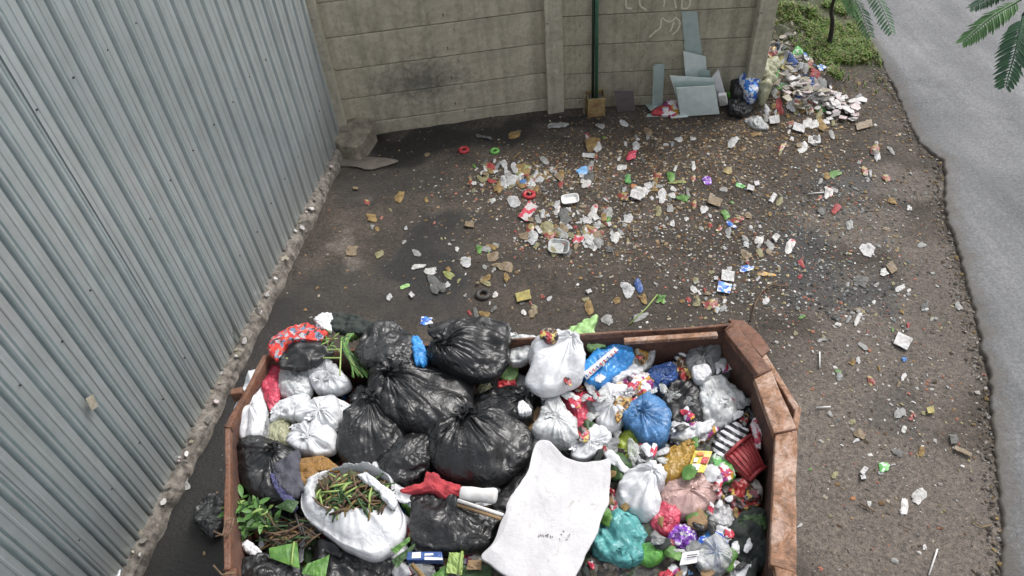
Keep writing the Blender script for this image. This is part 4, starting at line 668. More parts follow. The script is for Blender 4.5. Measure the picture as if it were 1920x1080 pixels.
def leafmesh(L_, W_, curl=0.2):
    V = []; n = 6
    for k in range(n + 1):
        t = k / n; w = W_ * math.sin(PI * min(1, t * 0.96 + 0.03)) ** 0.8; z = curl * L_ * math.sin(t * 2.2) * 0.5
        V += [(-w / 2, t * L_, z + w * 0.15), (0, t * L_, z), (w / 2, t * L_, z + w * 0.15)]
    F = [(3 * k + j, 3 * k + j + 1, 3 * k + 4 + j, 3 * k + 3 + j) for k in range(n) for j in (0, 1)]
    me = bpy.data.meshes.new('leaf'); me.from_pydata(V, [], F); me.polygons.foreach_set('use_smooth', [True] * len(F)); return me
def leafset(parent, pts, meshes, name='leaf'):
    for p, az, el, roll, scl in pts:
        o = bpy.data.objects.new(name, rnd.choice(meshes)); sc.collection.objects.link(o); o.parent = parent; o.location = (np.asarray(p) - WLOC[parent.name]).tolist()
        o.rotation_euler = (el, roll, az); o.scale = (scl,) * 3
def withmat(me, m): me.materials.append(m); return me
cut = empty('leafy_cutting', G(470, 960, 1.1), 'bunch of fresh green leafy cuttings at the left skip wall', 'plant cuttings')
LM = [withmat(leafmesh(0.075, 0.026, 0.3), MT['leaf']), withmat(leafmesh(0.065, 0.024, -0.1), MT['leaf']), withmat(leafmesh(0.07, 0.022, 0.2), MT['leafd']), withmat(leafmesh(0.06, 0.024, 0.2), MT['leafl'])]
pts_ = []
for k in range(120):
    a = rnd.uniform(0, 2 * PI); r = math.sqrt(rnd.random()); px, py = 472 + 44 * r * math.cos(a) + 12 * r * math.sin(a), 962 + 38 * r * math.sin(a)
    pts_.append((G(px, py, 1.13 + rnd.uniform(0, 0.13) * (1.1 - r)), rnd.uniform(0, 2 * PI), rnd.uniform(-0.2, 0.7), rnd.uniform(-0.5, 0.5), rnd.uniform(0.7, 1.25)))
leafset(cut, pts_, LM)
for k in range(9): 
    p = G(478 + 5 * rnd.uniform(-1, 1), 985, 1.12); q = G(440 + 70 * rnd.random(), 935 + 30 * rnd.random(), 1.2); MB().tube([p, (p + q) / 2 + [0, 0, 0.02], q], 0.004, 5).build('stem', MT['leafl'], cut, smooth=True)
# leek leaves
lk = empty('leek_bundle', G(670, 665, 1.15), 'bundle of long green leek leaves bent double beside the clear bags', 'leeks')
for k in range(20):
    j = lambda s: rnd.uniform(-s, s); u = k / 19
    pp = [G(690 - 30 * u + j(3), 622 + 16 * u + j(4), 1.25), G(660 - 18 * u + j(3), 624 + 14 * u + j(3), 1.31), G(648 - 4 * u + j(4), 648 + 6 * u + j(3), 1.3), G(668 + j(6) - 14 * u, 678 + j(4), 1.285), G(694 + j(8) - 26 * u, 704 + j(6), 1.26)]
    q = smooth_line(pp, 14); MB().tube(q, [0.0075 + 0.002 * math.sin(i * .4) for i in range(14)], 6).build('leek_leaf', MT[rnd.choice(['leaf', 'leafd', 'leafd', 'leafl'])], lk, smooth=True)
sp_ = empty('vegetable_stalk', G(618, 640, 1.2), 'pale green vegetable stalks tangled by the red floral cloth', 'vegetable stalks')
for k in range(26):
    px, py = rnd.uniform(600, 634), rnd.uniform(618, 662); d = rnd.uniform(0, PI); p = G(px, py, 1.28 + rnd.uniform(0, .05)); v = np.array([math.cos(d), math.sin(d), rnd.uniform(-.3, .3)]) * rnd.uniform(0.02, 0.06)
    MB().tube([p - v, p + [0, 0, .008], p + v], 0.0045, 5).build('stalk', MT[rnd.choice(['leafl', 'leafl', 'leaf', 'dryleaf'])], sp_, smooth=True)
mc = empty('mirror_stalk', G(628, 680, 1.3), 'thin grey-green straws lying across the clear bags', 'straw')
for a, b in (((640, 640), (637, 704)), ((606, 671), (638, 671)), ((612, 656), (638, 655))): MB().tube([G(*a, 1.36), G(*b, 1.36)], 0.005, 6).build('straw', MT['leafl'], mc)
mc.name = 'drinking_straw'
# banana leaf pieces
def sheet_thing(name, label, cat, mat, corners, z, amp=0.008, th=0.003, bow=0.01, sub=None, group=None, dz=(0, 0, 0, 0)):
    seedc[0] += 3; c = [G(*p, z + d) for p, d in zip(PX(corners), dz)]; POLYS.append(np.array(PX(corners)))
    V, F = quadmesh(c, 14, 14, th, amp, seedc[0], bow); o = mobj(name, V, F, MT[mat], smooth=False, label=label, cat=cat, group=group)
    if sub:
        a, b, m2, r = sub; a = c[0] * (1 - a[0]) * (1 - a[1]) + c[1] * a[0] * (1 - a[1]) + c[2] * a[0] * a[1] + c[3] * (1 - a[0]) * a[1]; b = c[0] * (1 - b[0]) * (1 - b[1]) + c[1] * b[0] * (1 - b[1]) + c[2] * b[0] * b[1] + c[3] * (1 - b[0]) * b[1]
        MB().tube([a + [0, 0, 0.012], (a + b) / 2 + [0, 0, bow + 0.008], b + [0, 0, 0.012]], r, 6).build('midrib', MT[m2], o, smooth=True)
    return o
BL = 'banana_leaf'
sheet_thing(BL, 'bright green torn banana leaf with a pale midrib, by the black bag corner', 'leaf', 'leaf', "504,1028 557,1017 562,1066 506,1046", 1.2, sub=((0.92, 0), (0.75, 1), 'leafl', 0.006))
sheet_thing(BL, 'dark green banana leaf piece right of the bright torn one', 'leaf', 'leaf', "574,1058 618,1040 610,1082 566,1076", 1.19)
sheet_thing(BL, 'green leaf flap between the dull black bag and the open white bag', 'leaf', 'leafd', "515,950 541,935 561,940 548,962", 1.25, bow=0.02)
sheet_thing(BL, 'narrow green leaf strip right of the open white bag', 'leaf', 'leaf', "732,1030 768,1006 769,1015 742,1038", 1.21)
sheet_thing(BL, 'bent green leaf strip left of the blue box', 'leaf', 'leafd', "734,1050 778,1018 778,1026 744,1066", 1.2)
sheet_thing(BL, 'dark green leaf at the heap bottom left of the woven sack', 'leaf', 'leafd', "862,1060 920,1062 922,1092 862,1092", 1.15)
sheet_thing(BL, 'green leaf corner below the blue box', 'leaf', 'leaf', "806,1082 846,1050 838,1096 800,1096", 1.15)
sheet_thing('banana_trunk_strip', 'split pale banana stem upright below the flat black bag', 'stem', 'leafl', "842,1036 870,1036 866,1078 836,1074", 1.18, 0.012, sub=((0.9, 0), (0.85, 1), 'leafl', 0.008))
sheet_thing('paper', 'tan torn paper beside the lower edge of the woven sack', 'paper', 'card', "878,1050 904,1050 902,1068 874,1068", 1.19)
sheet_thing('paper', 'white printed card above the light blue bag', 'card', 'paper', "1280,1036 1316,1031 1323,1052 1274,1060", 1.13, 0.003, 0.004, 0.0)
for k, (a, b) in enumerate((((1288, 1042), (1308, 1039)), ((1288, 1046), (1306, 1043)))): MB().beam(G(*a, 1.142), G(*b, 1.142), 0.004, 0.002).build('printed_line', MT['ink'], bpy.data.objects[[o.name for o in bpy.data.objects if o.get('label') == 'white printed card above the light blue bag'][0]])
yp = sheet_thing('packet', 'yellow food packet printed with red block and white oval', 'packet', 'yellow', "1303,845 1336,846 1320,886 1288,884", 1.15, 0.003, 0.006, 0.008)
for mt, q in (('red', "1318,856 1330,857 1326,869 1313,868"), ('paper', "1299,869 1314,870 1310,881 1295,880"), ('paper', "1302,858 1310,858 1307,866 1300,866"), ('orange', "1308,847 1322,848 1320,854 1306,854")):
    V, F = quadmesh([G(*p, 1.165) for p in PX(q)], 4, 4, 0.002, 0.0, 1); mobj('print_patch', V, F, MT[mt], yp)
# bright blue snack bag: white band and lettering-like print strips stay flat patches on the bag
sb = [o for o in bpy.data.objects if o.get('label', '').startswith('large bright blue printed bag')][0]
V, F = quadmesh([G(*p, 1.225) for p in PX("1092,700 1152,650 1160,656 1100,712")], 16, 5, 0.003, 0.005, 4, 0.02); mobj('white_band', V, F, MT['paper'], sb, smooth=True)
for k in range(9):
    u = k / 8; p = np.array([1098 + 54 * u, 703 - 45 * u]); MB().beam(G(p[0], p[1], 1.245), G(p[0] + 4, p[1] + 4, 1.245), 0.008, 0.006).build('printed_mark', MT['red'] if k % 3 else MT['blued'], sb)
# foam roll, pipe, blue box, tan stick
def lathe(a, b, prof, n=20):
    a = np.asarray(a, float); b = np.asarray(b, float); t = b - a; l = np.linalg.norm(t); t = t / l; u = np.cross(t, [0.1, 0.2, 1]); u /= np.linalg.norm(u); w = np.cross(t, u); V = []; m = len(prof)
    for s_, r in prof: V += [a + t * l * s_ + r * (math.cos(2 * PI * j / n) * u + math.sin(2 * PI * j / n) * w) for j in range(n)]
    F = [(k * n + j, k * n + (j + 1) % n, (k + 1) * n + (j + 1) % n, (k + 1) * n + j) for k in range(m - 1) for j in range(n)] + [tuple(range(n))[::-1], tuple(range((m - 1) * n, m * n))]
    return V, F
V, F = lathe(G(862, 926, 1.25), G(932, 930, 1.25), [(0, .02), (0.01, .032), (.06, .041), (.3, .043), (.6, .04), (.9, .043), (.97, .037), (1, .025)]); V = np.array(V); V += 0.004 * crumple(V, 14, 3)[:, None]
mobj('foam_roll', V, F, MT['foam'], smooth=True, label='short white foam roll beside the red cloth', cat='foam')
MB().tube([G(858, 938, 1.27), G(944, 966, 1.25)], 0.010, 10).build('pipe', MT['foam'], smooth=True, label='thin grey-white pipe running under the woven sack', cat='pipe')
MB().tube([G(858, 946, 1.25), G(940, 973, 1.24)], 0.011, 10).build('wooden_stick', MT['card'], smooth=True, label='flat wooden stick lying along the grey-white pipe', cat='stick')
bx0 = empty('carton', G(795, 1044, 1.16), 'small blue carton with white printed panels at the heap bottom', 'carton')
cb = [G(*p, 1.21) for p in PX("764,1034 828,1034 830,1050 762,1050")]; POLYS.append(np.array(PX("760,1030 830,1030 832,1056 760,1056")))
bevel(MB().prism(cb, (0, 0, -0.05)).build('box_body', MT['blued'], bx0), 0.004)
for q in ("773,1036 789,1035 789,1046 772,1047", "796,1038 812,1037 813,1041 796,1042", "796,1044 830,1046 830,1050 796,1050"):
    MB().prism([G(*p, 1.2115) for p in PX(q)], (0, 0, 0.001)).build('printed_panel', MT['paper'], bx0)
MB().tube([G(772, 1058, 1.2), G(796, 1084, 1.18)], 0.012, 8).build('wooden_stick', MT['dryleaf'], label='short yellowish stick below the blue carton', cat='stick')
# dark twig pile between cuttings and banana leaves
tp = empty('twig_pile', G(540, 990, 1.1), 'brown wilted twigs piled behind the bright torn banana leaf', 'twigs')
for k in range(60):
    px, py = rnd.uniform(496, 588), rnd.uniform(972, 1022); d = rnd.gauss(0.2, 0.7); p = G(px, py, 1.13 + rnd.uniform(0, .05)); v = np.array([math.cos(d), -math.sin(d), rnd.uniform(-.15, .15)]) * rnd.uniform(0.03, 0.09)
    MB().tube([p - v, p + [0, 0, .01], p + v], rnd.uniform(0.003, 0.007), 5).build('twig', MT[rnd.choice(['twig', 'twig', 'leafd', 'dryleaf', 'iron'])], tp, smooth=True)
tw = empty('dry_branch', G(420, 1010, 1.2), 'bare brown branch hooked over the left skip rim', 'branch')
for pp in ("404,1006 418,1002 424,976 438,972", "418,1004 400,996", "400,1060 416,1078 440,1074", "422,1010 434,992 438,972"): MB().tube([G(*p, 1.33) for p in PX(pp)], 0.0055, 6).build('twig', MT['twig'], tw, smooth=True)
# red basket on its side
rb_ = empty('basket', G(1400, 862, 0.98), 'red ribbed plastic basket lying on its side by the side wall', 'basket')
c = [G(1360, 856, 1.07), G(1408, 816, 1.05), G(1436, 876, 1.02), G(1404, 902, 1.04)]
V, F = quadmesh(c, 16, 16, 0.05, 0.003, 3, 0.03); mobj('basket_wall', V, F, MT['redbasket'], rb_, smooth=True)
for k in range(7):
    u = 0.08 + k * 0.14; a = c[0] * (1 - u) + c[1] * u; b = c[3] * (1 - u) + c[2] * u; mid = (a + b) / 2 + [0, 0, 0.03 * math.sin(PI * u) + 0.006]
    MB().tube([a + [0, 0, .004], mid, b + [0, 0, .004]], 0.006, 6).build('rib', MT['redbasket'], rb_, smooth=True)
for a, b in ((c[0], c[1]), (c[3], c[2])): MB().tube([a, (a + b) / 2 + [0, 0, .03], b], 0.012, 8).build('rim', MT['redbasket'], rb_, smooth=True)
# tan food box in the torn black bag
fb = empty('food_box', G(712, 645, 1.16), 'white lidded food box with tan crust and pink scraps in the torn black bag', 'food box')
V, F = quadmesh([G(*p, 1.28) for p in PX("688,640 708,614 736,626 740,640")], 12, 12, .004, .006, 4, .01); mobj('lid', V, F, MT['paper'], fb, smooth=True)
for nm, mt, q, z, h in (('crust', 'bread', "684,650 690,640 734,640 738,656 730,666 700,664", 1.24, .03), ('food', 'pink', "704,658 718,650 734,654 736,666 716,670", 1.26, .03)):
    V, F, _, _ = blobmesh(PX(q), z, h, None, .04, 'crumple', 1, 48, 12, 4, 77); mobj(nm, V, F, MT[mt], fb, smooth=True)
LMT = dict(MT)
for k_, c_, cl_ in (('paper', (0.62, 0.61, 0.6), 0), ('foam', (0.64, 0.63, 0.6), 0), ('clear', (0.46, 0.46, 0.44), 0.25), ('greyc', (0.2, 0.2, 0.19), 0.3), ('yclear', (0.34, 0.31, 0.16), 0.15), ('card', (0.27, 0.2, 0.12), 0), ('silver', (0.3, 0.3, 0.3), 0), ('white', (0.55, 0.55, 0.55), 0.05), ('red', (0.38, 0.04, 0.04), 0), ('amber', (0.42, 0.33, 0.14), 0), ('green', (0.1, 0.33, 0.08), 0), ('orange', (0.5, 0.2, 0.06), 0), ('sky', (0.06, 0.2, 0.5), 0), ('yellow', (0.45, 0.38, 0.12), 0), ('leafl', (0.3, 0.33, 0.1), 0)):
    LMT[k_] = film('soiled_' + k_, c_, 0.45, cl_, 0.5, 60, 0.5, 0.22)
LMT['snack'] = printed('soiled_snack', [(0.45, 0.43, 0.41), (0.4, 0.05, 0.06), (0.5, 0.48, 0.46), (0.36, 0.33, 0.3)], 12); LMT['mixp'] = printed('soiled_mixed', [(0.22, 0.05, 0.04), (0.1, 0.07, 0.05), (0.3, 0.24, 0.1), (0.06, 0.05, 0.05), (0.26, 0.24, 0.22)], 14); LMT['reddot'] = printed('soiled_red_white', [(0.48, 0.06, 0.09), (0.5, 0.46, 0.45), (0.5, 0.47, 0.45)], 14)
def lit_film(px, py, L_, W_, ang, mat, name, label, cat, group=None, z=None, mats=None, lift=0.6):
    """torn, flattened sheet: ragged outline, curled edges, creased, 1.5 mm thick"""
    NA = 28; kx = rnd.randint(6, 10); rad = np.array([rnd.uniform(0.45, 1.05) for _ in range(kx)]); t = np.arange(NA) / NA * kx; i0 = t.astype(int) % kx; f = t - t.astype(int); r0 = rad[i0] * (1 - f) + rad[(i0 + 1) % kx] * f; r0 = r0 * nrg.uniform(0.88, 1.08, NA)
    a0 = math.radians(ang); an = 2 * PI * np.arange(NA) / NA; u = np.sign(np.cos(an)) * np.abs(np.cos(an)) ** 0.75 * L_ / 2 * r0; v = np.sign(np.sin(an)) * np.abs(np.sin(an)) ** 0.75 * W_ / 2 * r0
    ox, oy = u * math.cos(a0) + v * math.sin(a0), -u * math.sin(a0) + v * math.cos(a0); g0 = GP(px, py) if z is None else G(px, py, z); B = np.array([G(px + x, py + y, g0[2]) for x, y in zip(ox, oy)]); size = math.sqrt(np.ptp(B[:, 0]) * np.ptp(B[:, 1])) + 0.01
    rows = [g0 + (B - g0) * q for q in (0.02, 0.3, 0.55, 0.8, 1.0)]; P = np.stack(rows); seedc[0] += 3; Q = P.reshape(-1, 3)
    d = size * (0.16 * crumple(Q, 1.7 / size, seedc[0]) + 0.1 * crumple(Q, 4 / size, seedc[0] + 1)) + 0.05 * size; d = np.maximum(d.reshape(5, NA) + 0.0, -0.002) + np.array([0.12, 0.14, 0.1, 0.04, 0.0])[:, None] * size * 0.6
    P[..., 2] = (gz(P[..., 0], P[..., 1]) if z is None else z) + 0.006 + d * lift; Bt = P[::-1] - [0, 0, 0.0015]; A = np.concatenate([P, Bt]); I = np.arange(10 * NA).reshape(10, NA); J = np.roll(I, -1, 1)
    F = np.stack([I[:-1], I[1:], J[1:], J[:-1]], -1).reshape(-1, 4).tolist() + [I[0].tolist(), I[-1][::-1].tolist()]
    return mobj(name, A, F, (mats or LMT)[mat], smooth=z is not None, label=label, cat=cat, group=group)
def near(px, py, marks): return min(marks, key=lambda m_: (m_[1] - px) ** 2 + (m_[2] - py) ** 2)[0]
SKIP_MARKS = [('the woven sack', 1010, 900), ('the leafy cuttings', 470, 960), ('the red basket', 1400, 860), ('the teal bag', 1160, 1020), ('the bright blue printed bag', 1140, 690), ('the blue carton', 795, 1044), ('the open white bag', 660, 960), ('the striped carrier bag', 1290, 670), ('the red cloth', 815, 915), ('the bright torn banana leaf', 535, 1040), ('the purple printed bag', 1280, 1010), ('the folded dark cloth', 1400, 1020), ('the white bag pile', 520, 780), ('the blue tied bag', 1215, 795), ('the amber bag', 1270, 870), ('the leeks', 670, 665), ('the pale green upright bag', 1100, 630), ('the blue torn film', 785, 660)]
# loose scraps filling the gaps between the bags
kinds = [('black', 'black film', 5), ('white', 'white plastic', 3), ('clear', 'clear plastic', 3), ('paper', 'white paper', 1), ('leafd', 'dark green leaf', 3), ('leaf', 'green leaf', 2), ('card', 'brown card', 2), ('snack', 'white and red printed', 2), ('mixp', 'dark printed', 3), ('darkcloth', 'dark cloth', 3), ('bluew', 'blue and white printed', 1), ('red', 'red plastic', 1), ('dryleaf', 'dry leaf', 3), ('greyc', 'grey plastic', 3)]
bag_ = [k for k in kinds for _ in range(k[2])]; n = 0; tries = 0
while n < 250 and tries < 6000:
    tries += 1; x, y = rnd.uniform(-1.7, 1.5), rnd.uniform(1.35, 3.15)
    if not inside(np.float64(x), np.float64(y), 0.03): continue
    z = float(heap_z(np.float64(x), np.float64(y))) + rnd.uniform(0.0, 0.06); px, py = proj((x, y, z))
    if py > 1085 or (px_in(px, py, POLYS) and rnd.random() < 0.93): continue
    mt, wd, _ = rnd.choice(bag_); sz = rnd.uniform(10, 30) * 1.0; a0 = rnd.uniform(0, PI); asp = rnd.uniform(0.35, 0.9); q = []
    for j in range(7):
        a = 2 * PI * j / 7; r = sz * rnd.uniform(0.6, 1.1); u, v = r * math.cos(a), r * asp * math.sin(a); q.append((px + u * math.cos(a0) - v * math.sin(a0), py + u * math.sin(a0) + v * math.cos(a0)))
    lm = near(px, py, SKIP_MARKS); sz2 = 'broad' if sz > 24 else ('small' if sz > 15 else 'tiny')
    lit_film(px, py, sz * 2.3, sz * 2.3 * asp, rnd.uniform(0, 180), mt, {'leaf': 'leaf_scrap', 'leafd': 'leaf_scrap', 'dryleaf': 'leaf_scrap', 'darkcloth': 'cloth_scrap', 'paper': 'paper_scrap', 'card': 'card_scrap'}.get(mt, 'refuse_film_scrap'), f'{sz2} {wd} scrap wedged in the skip near {lm}', 'scrap', f'{wd} scraps in the skip near {lm}', z=z + 0.015, mats=MT, lift=1.3); n += 1

# wrappers and torn film lying on top of the bags
TOPK = [('snack', 'white and red printed'), ('clear', 'clear plastic'), ('paper', 'white paper'), ('mixp', 'dark printed'), ('white', 'white plastic'), ('whitec', 'milky plastic'), ('silver', 'silver foil'), ('dryleaf', 'dry leaf'), ('blackm', 'black film'), ('greyc', 'grey plastic')]
n = 0
for k in range(5000):
    x, y = rnd.uniform(-1.65, 1.42), rnd.uniform(1.5, 3.1); zt = HM.get((int(x // 0.02), int(y // 0.02)))
    if zt is None or zt < 0.95 or n > 60 or x < 0.22: continue
    hi_ = max(HM.get((int(x // 0.02) + i_, int(y // 0.02) + j_), 0) for i_ in range(-5, 6) for j_ in range(-5, 6))
    if hi_ - zt < 0.07: continue                 # only down in the hollows between bags
    zt = zt + 0.02; px, py = proj((x, y, zt))
    if py > 1078 or px_in(px, py, [np.array(PX(sk)), np.array(PX(ob))]): continue
    mt, wd = rnd.choice(TOPK); l = rnd.uniform(18, 38); lm = near(px, py, SKIP_MARKS); n += 1
    lit_film(px, py, l, l * rnd.uniform(.45, .85), rnd.uniform(0, 180), mt, 'loose_wrapper', f'{"broad" if l > 28 else "small"} {wd} wrapper stuck between the bags near {lm}', 'wrapper', f'{wd} wrappers between the bags near {lm}', z=zt, mats=MT, lift=0.9)

# ================================================================== AGAINST THE CONCRETE WALL
WN2 = (lambda t: np.array([t[1], -t[0], 0]))((WP[2] - WP[1]) / np.linalg.norm(WP[2] - WP[1]))
def leaner(name, label, cat, mat, top, bot, lift, th=0.006, group=None, amp=0.0):
    """a flat board or pane: lower edge on the ground, upper edge resting towards the wall (lift = gap to the wall)"""
    (t0, t1), (b0, b1) = PX(top), PX(bot); n = WN2
    gb = [GP(*b0, 0.002), GP(*b1, 0.002)]
    for g_ in gb:
        dd = np.dot(g_ - WP[1], n) - 0.05 - lift * 0.6
        if dd < 0: g_ -= n * dd
    c = [gb[0], gb[1], onplane(*t1, WP[1] + n * (0.03 + lift), n), onplane(*t0, WP[1] + n * (0.03 + lift), n)]
    nn = np.cross(c[1] - c[0], c[3] - c[0]); nn /= np.linalg.norm(nn); nn = nn if nn[1] > 0 else -nn
    o = MB().prism(c, nn * th).build(name, mat, label=label, cat=cat, group=group); return o
m, N, L, bs = newmat('dusty_glass'); co = objco(N); n1 = noise_node(N, L, co, 7, 5, 0.6); r = ramp(N, [(0.35, (0.42, 0.52, 0.49)), (0.65, (0.54, 0.62, 0.6))]); L.new(n1, r.inputs[0]); L.new(r.outputs[0], bs.inputs['Base Color']); bs.inputs['Roughness'].default_value = 0.18
tr = N.new('ShaderNodeBsdfTransparent'); tr.inputs[0].default_value = (0.7, 0.85, 0.8, 1); mx = N.new('ShaderNodeMixShader'); mx.inputs[0].default_value = 0.3; L.new(bs.outputs[0], mx.inputs[1]); L.new(tr.outputs[0], mx.inputs[2]); L.new(mx.outputs[0], N['Material Output'].inputs[0]); M_GLASS = m
m, N, L, bs = newmat('pale_glass'); co = objco(N); n1 = noise_node(N, L, co, 9, 5, 0.6); r = ramp(N, [(0.35, (0.55, 0.63, 0.61)), (0.65, (0.68, 0.74, 0.72))]); L.new(n1, r.inputs[0]); L.new(r.outputs[0], bs.inputs['Base Color']); bs.inputs['Roughness'].default_value = 0.2; M_GLASS2 = m
leaner('glass_sheet', 'tall narrow green glass pane, highest of the panes against the wall', 'glass pane', M_GLASS, "1278,22 1307,22", "1290,184 1326,184", 0.02, 0.008)
leaner('glass_sheet', 'pale broken glass pane in front of the tall pane', 'glass pane', M_GLASS2, "1281,96 1323,106", "1289,192 1330,190", 0.09, 0.006)
leaner('glass_sheet', 'short pale glass strip at the right of the broken pane', 'glass pane', M_GLASS, "1312,132 1331,132", "1308,196 1336,192", 0.13, 0.006)
leaner('glass_sheet', 'slim upright green glass strip standing apart from the big panes', 'glass pane', M_GLASS, "1227,122 1246,121", "1222,201 1241,197", 0.1, 0.012)
leaner('glass_sheet', 'thin glass strip just behind the slim upright one', 'glass pane', M_GLASS2, "1225,124 1240,120", "1221,194 1238,192", 0.06, 0.006)
leaner('glass_sheet', 'large leaning pane with a dark left edge behind the front pane', 'glass pane', M_GLASS2, "1256,142 1338,147", "1277,212 1346,204", 0.22, 0.01)
leaner('glass_sheet', 'middle pane with a wooden batten edge behind the front pane', 'glass pane', M_GLASS, "1263,155 1340,153", "1274,214 1348,208", 0.26, 0.01)
fp = leaner('glass_sheet', 'big square pale pane at the front of the leaning stack', 'glass pane', M_GLASS2, "1268,165 1340,161", "1276,219 1349,214", 0.32, 0.012)
leaner('foam_board', 'white triangular foam board right of the glass panes', 'foam board', MT['paper'], "1329,152 1347,131", "1347,192 1362,187", 0.16, 0.02)
leaner('foam_board', 'small white foam block at the foot of the foam board', 'foam board', MT['foam'], "1347,180 1361,179", "1349,200 1364,197", 0.3, 0.04)
leaner('board', 'grey-brown square board leaning at the wall beside the rusty tin', 'board', matte('grey_board', (0.17, 0.14, 0.14), (0.12, 0.1, 0.1), 8, 0.85, 0.2), "1151,170 1187,170", "1157,205 1190,200", 0.2, 0.015)
def flatpiece(name, label, cat, mat, pts, th=0.006, lift=0.006, group=None, tilt=0.0):
    c = [GP(*p, lift) for p in PX(pts)]; zm = max(p[2] for p in c)
    c = [np.array([p[0], p[1], zm + tilt * (k % 2)]) for k, p in enumerate(c)]
    return MB().prism(c, (0, 0, -th)).build(name, mat, label=label, cat=cat, group=group)
flatpiece('glass_shard', 'pointed flat glass shard on the ground below the slim strip', 'glass shard', M_GLASS, "1209,197 1243,180 1250,190 1220,213", tilt=0.03)
flatpiece('glass_shard', 'long flat glass strip lying in front of the panes', 'glass shard', M_GLASS, "1214,214 1256,213 1258,219 1212,220")
flatpiece('glass_shard', 'short glass offcut at the corner of the big front pane', 'glass shard', M_GLASS2, "1254,216 1288,214 1290,221 1258,224", lift=0.012)
flatpiece('foam_scrap', 'white foam scrap at the foot of the front pane', 'foam', MT['paper'], "1280,214 1290,207 1294,213 1284,219", 0.02, 0.04)
softbody('wrapper', 'red and white wrapper between the glass shard and the panes', 'wrapper', 'snack', 'film', 0.05, 0.04, "1236,212 1250,190 1268,188 1274,206 1262,216", jag=0.05, hi=False)
softbody('plastic_scrap', 'dark red plastic scrap on the flat glass shard', 'scrap', 'red', 'film', 0.05, 0.03, "1222,213 1238,200 1250,204 1250,214", jag=0.05, hi=False)
# rusty tin with a green pole in it
M_TIN = matte('rusty_yellow_tin', (0.4, 0.31, 0.14), (0.17, 0.08, 0.035), 9, 0.6, 0.3, 50, stain=(0.13, 0.05, 0.02), stain_at=0.57)
tb = GP(1114, 203); tb[1] = 7.98 - 0.03 - 0.125 - 0.035 * 1.0; tin = empty('square_tin', tb, 'rusty yellow square tin standing at the wall foot', 'tin')
hw, th_ = 0.1, 0.25
for sx_, sy_ in ((0, -1), (0, 1), (-1, 0), (1, 0)):
    cpt = tb + [sx_ * hw, sy_ * hw, th_ / 2]
    bevel(MB().beam(cpt + [(-hw if sy_ else 0), (-hw if sx_ else 0), 0], cpt + [(hw if sy_ else 0), (hw if sx_ else 0), 0], 0.006, th_ * (0.96 if sy_ > 0 else 1)).build('tin_side', M_TIN, tin), 0.002)
MB().prism([tb + [a * hw, b * hw, th_ * 0.8] for a, b in ((-1, -1), (1, -1), (1, 1), (-1, 1))], (0, 0, -0.02)).build('cement_fill', M_KERB, tin)
MB().tube([tb + [-hw * 1.35, 0.0, 0], tb + [-hw * 1.3, 0.0, th_ * 1.02]], 0.016, 6).build('tin_handle', matte('old_wood', (0.3, 0.26, 0.19), (0.18, 0.15, 0.1), 20), tin)
M_GRN = matte('green_paint', (0.06, 0.17, 0.105), (0.035, 0.1, 0.065), 10, 0.45, 0.2, 30); M_GRD = matte('dark_green_paint', (0.03, 0.05, 0.035), (0.02, 0.035, 0.022), 10, 0.5, 0.2)
gp = empty('green_pole', tb + [-0.02, 0, 0.2], 'green painted steel pole standing in the rusty tin', 'pole')
MB().tube([tb + [0.01, 0.0, 0.2], tb + [-0.01, 0.02, 2.6]], 0.021, 12).build('tube', M_GRN, gp, smooth=True)
MB().tube([tb + [-0.03, 0.02, 0.2], tb + [-0.04, 0.03, 2.6]], 0.017, 10).build('tube', M_GRD, gp, smooth=True)
# bags and rubble at the end of the wall
for ln in '''garbage_bag|dark brown lumpy bag between foam board and blue sack|bag|blackm|crumple|0.2|0.12|1370,150 1380,137 1394,140 1398,165 1388,182 1372,178
sack|blue and white printed sack leaning on the end column|sack|bluew|crumple|0.22|0.16|1374,134 1398,124 1420,120 1422,150 1420,178 1400,182 1384,164
sack|yellow and green sack right of the blue sack|sack|yclear|crumple|0.22|0.16|1420,122 1440,117 1456,124 1454,146 1442,178 1424,180 1418,150
carrier_bag|small bright green bag below the dark brown bag|bag|green|crumple|0.1|0.07|1362,178 1372,168 1386,166 1388,180 1372,188
carton|white and orange carton at the foot of the blue sack|carton|snack|crumple|0.1|0.06|1384,172 1404,168 1414,182 1402,192 1386,188
garbage_bag|low black bag on the soil below the printed sacks|bag|black|crumple|0.07|0.09|1364,206 1372,186 1396,188 1412,206 1396,218 1372,216
garbage_bag|black film strip right of the low black bag|film|black|film|0.05|0.05|1412,196 1432,190 1446,198 1436,212 1418,212
cloth|red and violet rags behind the yellow sack|cloth|mixp|crumple|0.25|0.1|1420,106 1438,98 1456,104 1452,118 1432,122
carrier_bag|dark blue bag lying among the tile rubble|bag|blued|crumple|0.17|0.06|1490,152 1502,140 1522,148 1528,164 1510,170
cloth|pink and red rag in the tile rubble|cloth|reddot|film|0.18|0.05|1508,140 1522,134 1530,146 1522,154
carrier_bag|clear film trailing in front of the low black bag|film|clear|film|0.04|0.03|1396,226 1414,218 1436,230 1440,240 1416,240
garbage_bag|deflated black bag in the wet gap beside the skip|bag|blackm|crumple|0.06|0.06|366,960 392,930 418,940 420,985 400,1010 372,990'''.split('\n'):
    nm, lb, ct, mt, stl, z, h, pts = ln.split('|'); softbody(nm, lb, ct, mt, stl, float(z), float(h), pts, jag=0.03, depth=float(z), amp=1.3)
